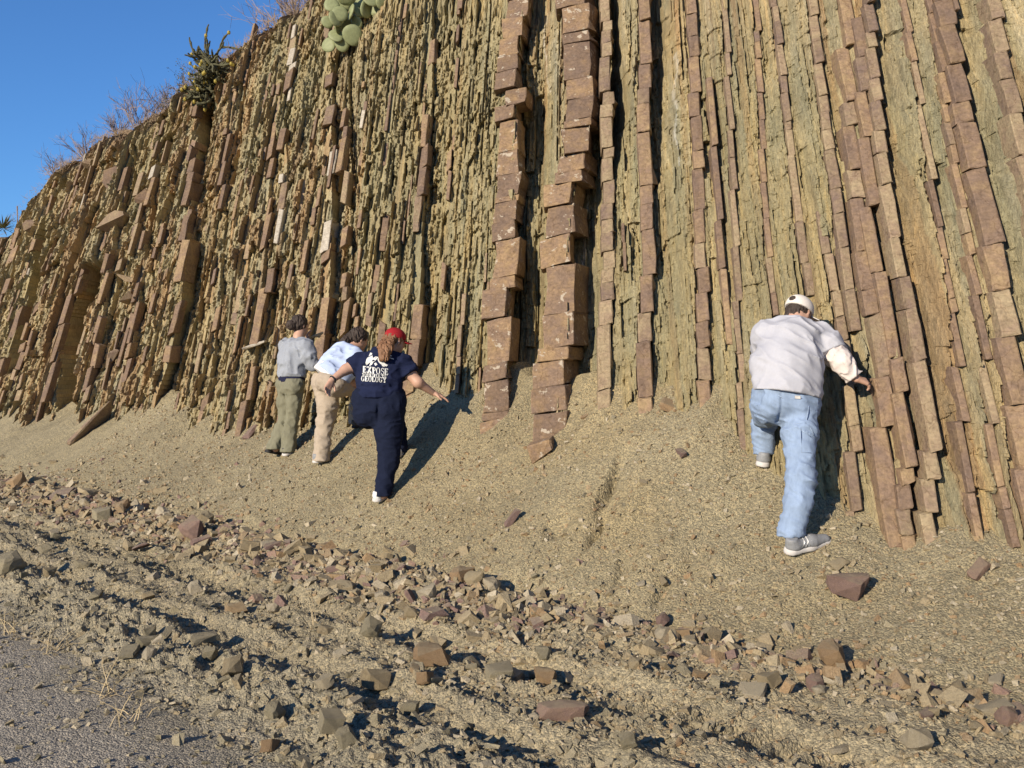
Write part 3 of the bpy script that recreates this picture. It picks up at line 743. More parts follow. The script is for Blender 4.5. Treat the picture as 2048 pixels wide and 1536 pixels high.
field(95, lambda: (gz.uniform(3.2, 14), gz.uniform(2.3, 4.1)), lambda: float(np.clip(gz.lognormal(-2.6, .38), .04, .18)), ['r_gry', 'r_gry', 'r_tan', 'r_gry', 'r_pal'], 'on the verge', 'rocks on the verge')
field(55, lambda: (gz.uniform(.6, 5.0), gz.normal(4.5, .28)), lambda: float(np.clip(gz.lognormal(-2.85, .35), .035, .12)), ['r_tan', 'r_pal', 'r_org', 'r_pur', 'r_tan'], 'on the bench', 'stones on the bench')
by = {}
for t in named: by.setdefault(t[1], []).append(t)
for lab, L in by.items():
    L.sort(key=lambda t: -t[2]); n = len(L)
    for k, (o, l_, s_) in enumerate(L):
        pre = '' if n == 1 else (['larger ', 'smaller '][k] if n == 2 else ['largest ', 'middle-sized ', 'smallest '][k] if n == 3 else ['largest ', 'second-largest ', 'third-largest ', 'smaller '][min(k, 3)])
        o['label'] = pre+l_
# gravel and chips too many to count
def gravel(name, pts, sizes, mats, label, flat=.55):
    n = len(sizes); g = gz
    cube = np.array([(a, b, c) for a in (-.5, .5) for b in (-.5, .5) for c in (-.5, .5)])
    V = cube[None]*g.uniform(.48, 1.05, (n, 8, 3))
    V = V*sizes[:, None, None]*np.stack([g.uniform(.8, 1.5, n), g.uniform(.6, 1.1, n), g.uniform(.35, .9, n)*flat*1.4], -1)[:, None]
    q = g.normal(0, 1, (n, 4)); q[:, 1:3] *= .35; q /= np.linalg.norm(q, axis=1)[:, None]
    a, b, c, d = q.T
    R = np.stack([np.stack([1-2*(c*c+d*d), 2*(b*c-a*d), 2*(b*d+a*c)], -1), np.stack([2*(b*c+a*d), 1-2*(b*b+d*d), 2*(c*d-a*b)], -1), np.stack([2*(b*d-a*c), 2*(c*d+a*b), 1-2*(b*b+c*c)], -1)], 1)
    V = np.einsum('nij,nkj->nki', R, V)
    z = ground_z(pts[:, 0], pts[:, 1])
    V = V+np.stack([pts[:, 0], pts[:, 1], z+sizes*.10], -1)[:, None]
    f = np.array([(0, 1, 3, 2), (4, 6, 7, 5), (0, 4, 5, 1), (2, 3, 7, 6), (0, 2, 6, 4), (1, 5, 7, 3)])
    Fc = (f[None]+np.arange(n)[:, None, None]*8).reshape(-1, 4)
    o = mk(name, V.reshape(-1, 3), Fc, None)
    for m_ in mats: o.data.materials.append(M[m_])
    o.data.polygons.foreach_set('material_index', np.repeat(g.integers(0, len(mats), n), 6).astype(np.int32))
    tag(o, label, 'gravel', None, 'stuff'); return o
def scatter(n, fu, fv):
    u, v = fu(n*3), fv(n*3); x, y = xy(u, v); k = (y > 2.5) & (np.abs(x/np.maximum(y, .1)) < .60); return np.stack([x[k], y[k]], -1)[:n]
p = np.concatenate([scatter(5200, lambda n: 4.2+13*gz.random(n)**1.2, lambda n: gz.normal(4.33, .27, n)), scatter(900, lambda n: gz.uniform(9, 20, n), lambda n: gz.normal(4.6, .35, n)), scatter(700, lambda n: gz.uniform(.4, 5, n), lambda n: gz.normal(4.58, .16, n))])
gravel('gravel', p, gz.lognormal(-3.12, .45, len(p)).clip(.012, .14), ['r_tan', 'r_tan', 'r_org', 'r_pur', 'r_tan', 'r_pal'], 'broken tan and brown stone chips heaped along the berm')
p = np.concatenate([scatter(8500, lambda n: 2.6+12*gz.random(n)**1.4, lambda n: gz.uniform(2.1, 4.3, n)), scatter(700, lambda n: 2.6+6*gz.random(n), lambda n: 2.2-abs(gz.normal(0, .5, n)))])
gravel('gravel', p, gz.lognormal(-3.95, .5, len(p)).clip(.008, .09), ['r_gry', 'r_gry', 'r_tan', 'r_gry', 'r_pal'], 'grey shale clods and chips strewn over the verge')
p = np.concatenate([scatter(21000, lambda n: .5+15*gz.random(n)**1.3, lambda n: gz.uniform(4.4, 6.7, n)), scatter(3800, lambda n: gz.uniform(.3, 4.4, n), lambda n: gz.uniform(3.2, 4.8, n))])
gravel('gravel', p, gz.lognormal(-4.18, .5, len(p)).clip(.006, .06), ['r_tan', 'r_tan', 'r_gry', 'r_tan', 'r_pal', 'r_org'], 'fine shale chips covering the talus slope')
# ------------------------------------------------------------------ people: implicit surfaces meshed as one skin
class Sdf:
    def __init__(s, k=.03): s.pr = []; s.k = k; s.post = None
    def cone(s, a, b, ra, rb=None, k=None): s.pr.append(('c', np.array(a, float), np.array(b, float), ra, ra if rb is None else rb, s.k if k is None else k)); return s
    def chain(s, pts, rad, k=None):
        for i in range(len(pts)-1): s.cone(pts[i], pts[i+1], rad[i], rad[i+1], k)
        return s
    def ell(s, c, ax, r, k=None): s.pr.append(('e', np.array(c, float), np.array(ax, float), np.array(r, float), 0, s.k if k is None else k)); return s
    def one(s, q, p):
        if q[0] == 'c':
            a, b, ra, rb = q[1:5]; ba = b-a; L = float(ba @ ba)+1e-9
            t = np.clip((p-a) @ ba/L, 0, 1); return np.linalg.norm(p-a-t[:, None]*ba, axis=1)-(ra+(rb-ra)*t)
        c, ax, r = q[1:4]; l = (p-c) @ ax.T
        k0 = np.linalg.norm(l/r, axis=1)+1e-9; k1 = np.linalg.norm(l/(r*r), axis=1)+1e-9; return k0*(k0-1)/k1
    def __call__(s, p):
        d = None
        for q in s.pr:
            e = s.one(q, p)
            if d is None: d = e; continue
            k = q[5]; h = np.clip(.5+.5*(d-e)/k, 0, 1); d = d*(1-h)+e*h-k*h*(1-h)
        if s.post: d = s.post(p, d)
        return d
    def box(s):
        lo, hi = np.full(3, 1e9), np.full(3, -1e9)
        for q in s.pr:
            if q[0] == 'c':
                m = max(q[3], q[4])
                for a in (q[1], q[2]): lo = np.minimum(lo, a-m); hi = np.maximum(hi, a+m)
            else:
                m = max(q[3]); lo = np.minimum(lo, q[1]-m); hi = np.maximum(hi, q[1]+m)
        return lo-.04, hi+.04
def nets(f, lo, hi, h):
    B = 4; n = np.ceil((hi-lo)/h/B).astype(int)*B+1; nb = (n-1)//B
    g = [lo[i]+h*B*(np.arange(nb[i])+.5) for i in range(3)]
    c = np.stack(np.meshgrid(*g, indexing='ij'), -1).reshape(-1, 3)
    dc = f(c).reshape(nb)
    act = np.abs(dc) < h*B*2.2+.02
    V = np.repeat(np.repeat(np.repeat(dc, B, 0), B, 1), B, 2)
    V = np.pad(V, ((0, 1),)*3, mode='edge')
    A = np.repeat(np.repeat(np.repeat(act, B, 0), B, 1), B, 2); A = np.pad(A, ((0, 1),)*3, mode='edge')
    A2 = A.copy()
    for ax in range(3):
        A2 |= np.roll(A, 1, ax)
    I = np.argwhere(A2); V[A2] = f(lo+I*h)
    ins = V < 0
    cnt = sum(ins[a:ins.shape[0]-1+a, b:ins.shape[1]-1+b, c_:ins.shape[2]-1+c_].astype(np.int8) for a in (0, 1) for b in (0, 1) for c_ in (0, 1))
    cells = np.argwhere((cnt > 0) & (cnt < 8))
    idm = np.full(cnt.shape, -1, np.int64); idm[tuple(cells.T)] = np.arange(len(cells))
    cor = {(a, b, c_): V[cells[:, 0]+a, cells[:, 1]+b, cells[:, 2]+c_] for a in (0, 1) for b in (0, 1) for c_ in (0, 1)}
    acc = np.zeros((len(cells), 3)); num = np.zeros(len(cells))
    for p0 in cor:
        for ax in range(3):
            if p0[ax]: continue
            p1 = list(p0); p1[ax] = 1; p1 = tuple(p1)
            a, b = cor[p0], cor[p1]; m = (a < 0) != (b < 0)
            t = np.where(m, a/(a-b+1e-12), 0); q = np.array(p0, float)[None].repeat(len(cells), 0); q[:, ax] = t
            acc += q*m[:, None]; num += m
    P = lo+(cells+acc/num[:, None])*h
    Fs = []
    for ax in range(3):
        o1, o2 = [(1, 2), (2, 0), (0, 1)][ax]
        sl0 = [slice(None)]*3; sl1 = [slice(None)]*3; sl0[ax] = slice(0, -1); sl1[ax] = slice(1, None)
        a, b = ins[tuple(sl0)], ins[tuple(sl1)]; E = np.argwhere(a != b)
        E = E[(E[:, o1] > 0) & (E[:, o2] > 0) & (E[:, o1] < cnt.shape[o1]) & (E[:, o2] < cnt.shape[o2])]
        fl = a[tuple(E.T)]
        def cid(d1, d2):
            q = E.copy(); q[:, o1] -= d1; q[:, o2] -= d2; return idm[tuple(q.T)]
        quad = np.stack([cid(1, 1), cid(0, 1), cid(0, 0), cid(1, 0)], -1)
        quad[~fl] = quad[~fl][:, ::-1]; Fs.append(quad)
    Fq = np.concatenate(Fs); Fq = Fq[(Fq >= 0).all(1)]
    for _ in range(2):
        d = f(P); e = h*.3; gx = np.stack([f(P+np.eye(3)[i]*e)-d for i in range(3)], -1)/e
        P = P-gx*(d/np.maximum((gx*gx).sum(1), .25))[:, None].clip(-h*.7, h*.7)
    return P, Fq
def nrm(v): v = np.array(v, float); return v/np.linalg.norm(v)
def frame(fwd, up):
    f = nrm(fwd); r = nrm(np.cross(f, up)); return f, r, nrm(np.cross(r, f))
def flesh(name, parts, mat, parent=None, origin=None, shade=True):   # parts: [(sdf, voxel)]
    Vs, Fs, off = [], [], 0
    for sd_, h in parts:
        lo, hi = sd_.box(); P, Fq = nets(sd_, lo, hi, h); Vs.append(P); Fs.append(Fq+off); off += len(P)
    V = np.concatenate(Vs)
    if origin is None: origin = V.mean(0)
    par = np.array(parent.location) if parent else np.zeros(3)
    o = mk(name, V-origin, np.concatenate(Fs), mat, None, shade, loc=origin-par)
    if parent: o.parent = parent
    return o
def folds(seed, amp, scale=(9, 9, 16), ridged=True):
    sc3 = np.array(scale, float)
    def fn(p, d):
        m = np.abs(d) < .05; r = np.zeros(len(p))
        if m.any():
            q = p[m]*sc3; w1 = np.stack([vn3(q*.6+11, seed+3), vn3(q*.6+37, seed+4), vn3(q*.6+71, seed+5)], -1)
            n_ = vn3(q+w1*1.6, seed)*.72+vn3(q*2.3+5, seed+1)*.28
            r[m] = (1-np.abs(2*n_-1))**3-.30          # narrow raised creases on calm cloth
        return d-amp*r
    return fn
def cuts(*planes, extra=None):      # keep the side the normal points away from
    def fn(p, d):
        if extra: d = extra(p, d)
        for (c, n_) in planes: d = np.maximum(d, (p-np.array(c)) @ nrm(n_))
        return d
    return fn
def head_sdf(c, fwd, up, s=1.0):
    f, r, u = frame(fwd, up); ax = np.stack([r, f, u]); S = Sdf(.02)
    at = lambda x, y, z: c+(r*x+f*y+u*z)*s
    S.ell(at(0, -.012, .03), ax, np.array([.074, .094, .088])*s)
    S.ell(at(0, .018, -.04), ax, np.array([.058, .070, .072])*s, .04)          # face and jaw
    S.cone(at(0, .062, -.095), at(0, .055, -.085), .02*s, .024*s, .03)           # chin
    S.cone(at(0, .088, .002), at(0, .106, -.032), .008*s, .013*s, .015)          # nose
    S.cone(at(-.022, .078, -.06), at(.022, .078, -.06), .008*s, .008*s, .012)    # lips
    S.cone(at(-.035, .082, .014), at(.035, .082, .014), .010*s, .010*s, .02)     # brow
    for e in (-1, 1):
        S.cone(at(e*.074, -.008, .012), at(e*.078, -.012, -.030), .013*s, .009*s, .006)   # ears
        S.cone(at(e*.082, -.016, .014), at(e*.084, -.018, -.018), .006*s, .005*s, .006)
        S.ell(at(e*.03, .078, -.004), ax, np.array([.012, .008, .008])*s, .006)
    return S, at, (f, r, u)
def hand_sdf(wrist, dirn, palm, side, curl=.4, spread=.12, s=1.0, fore=None):
    # dirn: wrist to knuckles; palm: direction the palm faces; side +1 when the thumb lies along cross(dirn, palm)
    d = nrm(dirn); n_ = nrm(np.array(palm)-d*np.dot(palm, d)); t = np.cross(d, n_)*side
    S = Sdf(.008)
    if fore is not None: S.cone(fore, wrist, .031*s, .025*s, .02)
    for k in (-.028, -.010, .010, .028): S.cone(wrist+d*.012+t*k*.55, wrist+d*.085*s+t*k*s, .015*s, .0125*s, .02)
    L = (.072, .080, .074, .058)
    for i, k in enumerate((.028, .010, -.010, -.028)):
        b = wrist+(d*(.088-.004*abs(i-1))+t*k)*s; ang = curl*(.8+.12*i); dr = nrm(d+t*spread*(1-i*.66))
        q = b
        for j, (fr, rr) in enumerate(((.45, .0095), (.32, .0085), (.25, .0075))):
            dr2 = nrm(dr*math.cos(ang*(j+.6))+n_*math.sin(ang*(j+.6)))
            e = q+dr2*L[i]*fr*s; S.cone(q, e, rr*s, rr*.92*s, .004); q = e
    b = wrist+(d*.025+t*.026)*s; m1 = b+nrm(d*.6+t*.7+n_*.25)*.040*s; m2 = m1+nrm(d*.85+t*.35+n_*.35)*.034*s
    S.cone(b, m1, .014*s, .0105*s, .014); S.cone(m1, m2, .0105*s, .008*s, .004)
    return S
def shoe(par, heel, toe, up, wid, mats, name='shoe', hi=.075, sole=.028):
    heel, toe = np.array(heel), np.array(toe); f, r, u = frame(toe-heel, up); L = np.linalg.norm(toe-heel); at = lambda x, y, z: heel+r*x+f*y*L+u*z
    S = Sdf(.03)
    S.cone(at(0, .14, .055), at(0, .12, hi), wid*.82, wid*.75)
    S.cone(at(0, .2, .045), at(0, .55, .042), wid*.85, wid*.80); S.cone(at(0, .55, .040), at(0, .86, .030), wid*.86, wid*.70)
    S.post = cuts((at(0, 0, sole*.8), -u), (at(0, 0, hi+.02), u), extra=folds(3, .003, (40, 40, 40)))
    o = flesh(name, [(S, .009)], mats[0], par)
    Q = Sdf(.03); Q.cone(at(0, .13, .012), at(0, .5, .012), wid*.95, wid*.86); Q.cone(at(0, .5, .012), at(0, .88, .014), wid*.92, wid*.78)
    Q.post = cuts((at(0, 0, 0.0), -u), (at(0, 0, sole), u))
    so = flesh('sole', [(Q, .009)], mats[1], None); so.parent = o; so.location = so.location-o.location-par.location
    return o, at
M['skin'] = m_plain('skin', (0.52, 0.31, 0.22), .55, .08, 60, .15, .002, .35)
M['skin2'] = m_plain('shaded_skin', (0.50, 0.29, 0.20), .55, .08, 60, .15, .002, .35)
M['hair_d'] = m_plain('dark_brown_hair', (0.034, 0.020, 0.013), .75, .35, 30, .9, .006, .5, (1, 1, .15))
M['hair_b'] = m_plain('light_brown_hair', (0.20, 0.095, 0.042), .7, .40, 34, .9, .006, .5, (1, 1, .12))
M['jeans'] = m_plain('faded_denim', (0.265, 0.345, 0.485), .9, .16, 26, .5, .006, .1, (1, 1, .35))
M['tee'] = m_plain('pale_grey_jersey', (0.47, 0.47, 0.51), .95, .05, 60, .2, .003, .1)
M['undersleeve'] = m_plain('off_white_cotton', (0.68, 0.60, 0.56), .95, .05, 60, .2, .003, .1)
M['capw'] = m_plain('off_white_cap_cloth', (0.74, 0.68, 0.62), .9, .05, 60, .2, .002, .1)
M['hoodie'] = m_plain('grey_fleece', (0.315, 0.335, 0.375), .98, .10, 90, .35, .003, .05)
M['olivep'] = m_plain('olive_corduroy', (0.205, 0.195, 0.135), .95, .14, 40, .4, .004, .1, (1, 1, .3))
M['ltblue'] = m_plain('light_blue_knit', (0.47, 0.56, 0.76), .95, .06, 70, .3, .003, .1)
M['khaki'] = m_plain('khaki_cotton', (0.42, 0.345, 0.265), .95, .08, 40, .3, .004, .1)
M['navy'] = m_plain('navy_jersey', (0.014, 0.019, 0.050), .95, .12, 80, .2, .003, .1)
M['navyp'] = m_plain('navy_sweat_fabric', (0.011, 0.015, 0.034), .95, .14, 80, .25, .003, .1)
M['redcap'] = m_plain('red_cap_cloth', (0.33, 0.018, 0.024), .85, .10, 60, .2, .002, .15)
M['white'] = m_plain('white_cloth', (0.78, 0.77, 0.75), .85, .04, 60, .15, .002, .2)
M['print'] = m_plain('white_print', (0.72, 0.72, 0.68), .8, .08, 120, .1, .001, .2)
M['black'] = m_plain('black_rubber', (0.02, 0.02, 0.022), .7, .1, 50, .1, .002, .3)
M['shoe_g'] = m_plain('silver_grey_mesh', (0.25, 0.255, 0.265), .6, .15, 120, .3, .003, .4)
M['shoe_d'] = m_plain('dark_grey_suede', (0.085, 0.08, 0.075), .9, .15, 60, .3, .003, .2)
M['sole_w'] = m_plain('off_white_rubber', (0.58, 0.55, 0.52), .7, .08, 50, .1, .002, .3)
M['blackhem'] = m_plain('dark_navy_cotton', (0.02, 0.022, 0.05), .95, .1, 50, .1, .002, .1)
UP = np.array([0, 0, 1.])
def tubemesh(name, pts, rad, mat, parent, n=6, closed=False):
    V, Fc = [], []; pts = [np.array(p, float) for p in pts]; m = len(pts)
    for i, p in enumerate(pts):
        t = nrm(pts[(i+1) % m if closed else min(i+1, m-1)]-pts[i-1 if closed else max(i-1, 0)])
        a = nrm(np.cross(t, (.31, .2, .93))); b = np.cross(t, a)
        V += [p+rad*(math.cos(6.2832*k/n)*a+math.sin(6.2832*k/n)*b) for k in range(n)]
    for i in range(m if closed else m-1):
        for k in range(n):
            i2 = (i+1) % m; Fc.append((i*n+k, i*n+(k+1) % n, i2*n+(k+1) % n, i2*n+k))
    if not closed: Fc += [tuple(range(n))[::-1], tuple((m-1)*n+k for k in range(n))]
    o = mk(name, np.array(V)-(np.array(parent.location) if parent else 0), Fc, mat, parent, True); return o
def cap(par, at, fr, s, mat, brim=True, hole=None):
    f, r, u = fr; ax = np.stack([r, f, u]); S = Sdf(.015)
    S.ell(at(0, -.012, .040), ax, np.array([.084, .106, .082])*s)
    def post(p, d):
        d = np.maximum(d, -(p-at(0, 0, .022)) @ u)
        if hole is not None: d = np.maximum(d, -(np.linalg.norm((p-hole)*np.array([1, 1, 1.0]), axis=1)-.026))
        return np.maximum(d, -(d+.012)) if False else d
    S.post = post
    o = flesh('cap', [(S, .007)], mat, par)
    if brim:
        V, Fc = [], []
        for sd in (0, 1):
            for i in range(5):
                for k in range(9):
                    a = (k/8-.5)*1.9; rr = .088+.075*i/4*(1-.25*(k/8-.5)**2*4)
                    V.append(at(math.sin(a)*rr*.95, -.012+math.cos(a)*rr*1.14, .028-.018*(k/8-.5)**2*4-.012*i/4-sd*.006))
        for sd in (0, 1):
            for i in range(4):
                for k in range(8):
                    q = [sd*45+i*9+k, sd*45+i*9+k+1, sd*45+(i+1)*9+k+1, sd*45+(i+1)*9+k]; Fc.append(tuple(q if sd else q[::-1]))
        rim = [i*9 for i in range(5)]+[36+k for k in range(1, 9)]+[i*9+8 for i in (3, 2, 1, 0)]
        for a, b in zip(rim[:-1], rim[1:]): Fc.append((a, b, b+45, a+45))
        b_ = mk('brim', np.array(V)-np.array(par.location)-np.array(o.location), Fc, mat, o, True)
    return o

# ---- man in jeans, at the rock face on the right
def man():
    hipR, hipL = J(1598, 822, 6.72), J(1545, 815, 6.76)
    kR, aR = J(1602, 952, 6.50), J(1590, 1066, 6.42)
    kL, aL = J(1530, 806, 7.20), J(1526, 908, 7.26)
    pel = J(1571, 800, 6.73); wa = J(1574, 750, 6.80); ch = J(1583, 692, 6.93)
    shR, shL = J(1638, 672, 6.98), J(1533, 668, 7.02); nk = J(1592, 642, 7.05); hc = J(1598, 629, 7.10)
    eR, wR = J(1683, 724, 6.80), J(1710, 756, 6.78); eL, wL = J(1520, 725, 7.32), J(1560, 720, 7.55)
    fwd = nrm((.62, .55, -.42)); hup = nrm((.30, .28, .92))
    org = np.array([J(1590, 1100, 6.42)[0], 6.55, float(ground_z(np.array([1.83]), np.array([6.45]))[0])])
    S, at, fr = head_sdf(hc, fwd, hup, 1.04)
    S.chain([hc-UP*.05, nk, ch], [.058, .062, .10], .04)
    S.chain([ch, wa, pel], [.14, .13, .14], .06).cone(shL, shR, .06, .06, .06)
    S.chain([shR, eR, wR], [.055, .045, .028], .03).chain([shL, eL, wL], [.055, .045, .028], .03)
    S.chain([hipR, kR, aR], [.09, .06, .045], .03).chain([hipL, kL, aL], [.09, .06, .045], .03)
    hR = hand_sdf(wR, J(1731, 763, 6.80)-wR, (-.2, .5, -.8), 1, .55, .15, 1.0, eR*.3+wR*.7)
    hL = hand_sdf(wL, (.5, .5, .3), (.2, .9, 0), -1, .3, .15, 1.0, eL*.3+wL*.7)
    o = flesh('person', [(S, .014), (hR, .0048), (hL, .006)], M['skin'], None, org)
    tag(o, 'man in white cap, grey tee and faded jeans leaning on the rock face', 'person')
    T = Sdf(.05)                                    # tee over a long-sleeved shirt
    T.chain([J(1572, 792, 6.72), J(1575, 745, 6.80), J(1583, 690, 6.92)], [.185, .180, .185], .06)
    T.cone(J(1541, 796, 6.74), J(1541, 720, 6.84), .112, .112).cone(J(1608, 800, 6.72), J(1609, 720, 6.82), .112, .115).cone(J(1575, 790, 6.70), J(1575, 700, 6.84), .12, .13)
    T.cone(J(1532, 735, 6.86), J(1545, 680, 6.97), .085, .10).cone(J(1620, 735, 6.86), J(1625, 680, 6.95), .085, .095)
    T.cone(shL, shR, .088, .085, .06).cone(J(1568, 652, 7.02), J(1598, 648, 7.02), .085, .080, .05)
    T.chain([shR, J(1655, 690, 6.92), J(1671, 716, 6.86)], [.090, .088, .085], .03)
    T.chain([shL, J(1525, 700, 7.12), eL], [.085, .075, .065], .03)
    un = nrm(J(1671, 716, 6.86)-shR)
    hemc = J(1668, 710, 6.88)
    def tee_post(p, d):
        q = p.copy(); q[:, 2] += .7*p[:, 0]; d = folds(61, .020, (5, 5, 3.5))(p, d); d = folds(63, .016, (5, 5, 11))(q, d)
        e = p-shR; t = e @ un; near = np.linalg.norm(e-t[:, None]*un, axis=1) < .125
        return np.where(near & (t > .05), np.maximum(d, (p-hemc) @ un), d)
    T.post = cuts((J(1572, 789, 6.72), (-.16, -.10, -1)), (nk+np.array([0, 0, -.010]), (.15, .30, .9)), extra=tee_post)
    flesh('tee_shirt', [(T, .0095)], M['tee'], o)
    U = Sdf(.03); U.chain([J(1655, 690, 6.92), J(1672, 712, 6.86), eR, wR-nrm(wR-eR)*.02], [.060, .072, .064, .050], .03)
    U.cone(wR-nrm(wR-eR)*.075, wR-nrm(wR-eR)*.015, .056, .052, .02)
    U.post = cuts((wR-nrm(wR-eR)*.005, wR-eR), extra=folds(71, .020, (14, 14, 14)))
    flesh('undersleeve', [(U, .009)], M['undersleeve'], o)
    P = Sdf(.04)
    P.cone(hipL+UP*.03, hipR+UP*.03, .125, .128, .05).cone(J(1548, 782, 6.75), J(1598, 782, 6.73), .125, .125, .05).cone(J(1560, 790, 6.68), J(1590, 790, 6.67), .10, .10, .05)
    P.cone(J(1548, 808, 6.68), J(1592, 812, 6.66), .085, .09, .04)
    P.chain([hipR, J(1600, 870, 6.62), kR, J(1596, 1010, 6.44), J(1583, 1064, 6.42)], [.115, .103, .084, .077, .088], .03)
    P.chain([hipL, kL], [.115, .090], .035).chain([kL, J(1528, 850, 7.24), J(1527, 903, 7.25)], [.090, .078, .074], .03)
    P.cone(J(1528, 835, 7.05), J(1530, 800, 6.9), .07, .09, .04)
    def jf(p, d):
        q = p.copy(); q[:, 2] += .5*p[:, 0]; d = folds(81, .015, (6, 6, 6))(p, d); d = folds(83, .013, (6, 6, 20))(q, d)
        for c in (J(1604, 955, 6.45), J(1600, 975, 6.44)):
            e = p-c; d = d-.012*np.exp(-(np.abs(e[:, 2]+.4*e[:, 0])/.018)**2-(((e[:, 0]-.06)/.07)**2))
        # back seam
        e = np.abs((p-J(1571, 800, 6.6))[:, 0]+.03); return d+.010*np.exp(-(e/.010)**2)*(p[:, 2] > hipL[2]-.1)*(p[:, 1] < 6.72)
    rag = lambda p: .012*vn3(p*np.array([90, 90, 3]), 5)
    P.post = cuts((J(1572, 766, 6.75), (0, 0, 1)), extra=lambda p, d: np.maximum(jf(p, d), np.where(p[:, 1] > 6.9, (aL[2]+.005-rag(p))-p[:, 2], (J(0, 1070, 6.42)[2]-rag(p))-p[:, 2])))
    pj = flesh('jeans', [(P, .0092)], M['jeans'], o)
    # stitched pocket lines and label
    def on(px, py, o_=.004):   # point on the jeans surface along the line of sight
        d = nrm(J(px, py, 1)-J(1024, 768, 0)); q = J(px, py, 6.15)
        for _ in range(60):
            e = float(P(q[None])[0]); q = q+d*max(min(e*.8, .05), -.01)
        return q-d*o_
    M['stitch'] = m_plain('pale_denim_seam', (0.33, 0.42, 0.57), .9, .1, 60)
    for k, pts in enumerate(([(1556, 790), (1566, 796), (1590, 797), (1604, 797)], [(1601, 855), (1602, 885), (1603, 905), (1622, 906)], [(1602, 860), (1612, 866), (1622, 874)], [(1618, 812), (1613, 840), (1622, 858), (1629, 872)], [(1566, 842), (1590, 848), (1612, 846)])):
        tubemesh('seam', [on(*q, .002) for q in pts], .0030, M['stitch'], o, 4)
    lb = [on(1590, 791, .006), on(1601, 792, .006), on(1601, 798, .006), on(1590, 797, .006)]
    mk('label_patch', np.array(lb+[q+np.array([0, .004, 0]) for q in lb])-org, [(0, 1, 2, 3)[::-1], (4, 5, 6, 7), (0, 1, 5, 4), (1, 2, 6, 5), (2, 3, 7, 6), (3, 0, 4, 7)], M['sole_w'], o)
    cap(o, at, fr, 1.13, M['capw'], True, at(0, -.106, .058))
    V_, F_ = [], []
    for i in range(4):
        for k in range(10): V_.append(at(math.cos(k*.628)*.026*(1-i*.3), -.1195-.004*i, .060+math.sin(k*.628)*.019*(1-i*.3))-org)
    F_ = [(i*10+k, i*10+(k+1) % 10, (i+1)*10+(k+1) % 10, (i+1)*10+k) for i in range(3) for k in range(10)]+[tuple(30+k for k in range(10))]
    mk('cap_opening', V_, F_, M['hair_d'], o, True)
    H = Sdf(.02); f, r, u = fr; H.ell(at(0, -.020, .018), np.stack([r, f, u]), [.079, .092, .090]); H.cone(at(-.02, -.06, -.05), at(.02, -.06, -.05), .035, .035, .03)
    H.post = cuts((at(0, .035, 0), f+u*-.2), (at(0, 0, -.085), -u), extra=folds(91, .012, (60, 60, 16)))
    flesh('hair', [(H, .007)], M['hair_d'], o)
    mk_eyes(o, at)
    n1 = slope_n(1.84, 6.4); 
    sh, sat = shoe(o, J(1571, 1108, 6.36), J(1660, 1084, 6.48), np.array([-.05, -.35, .93]), .052, (M['shoe_g'], M['sole_w']), 'sneaker', .085, .036)
    for a in (.28, .36, .44): tubemesh('stripe', [sat(.044, a, .045), sat(.035, a+.05, .070), sat(.0, a+.07, .088)], .006, M['white'], o, 5)
    shoe(o, J(1524, 934, 7.18), J(1530, 917, 7.44), np.array([0, -.45, .89]), .052, (M['shoe_g'], M['sole_w']), 'sneaker', .085, .036)
    for s_, (c, tp) in enumerate(((aR, J(1588, 1082, 6.42)), (aL, J(1526, 916, 7.22)))): tubemesh('sock', [c+UP*.06, tp], .046, M['white'], o, 8)
def mk_eyes(o, at):
    pr = np.array(o.location)
    for e in (-1, 1):
        V = []; Fc = []
        for i in range(5):
            for k in range(8):
                th = math.pi*(i+.5)/5; V.append(at(e*.03+.008*math.sin(th)*math.cos(k*.785), .081+.004*math.sin(th)*math.sin(k*.785), -.003+.006*math.cos(th))-pr)
        for i in range(4):
            for k in range(8): Fc.append((i*8+k, i*8+(k+1) % 8, (i+1)*8+(k+1) % 8, (i+1)*8+k))
        mk('eye', V, Fc, M['black'], o, True)
man()

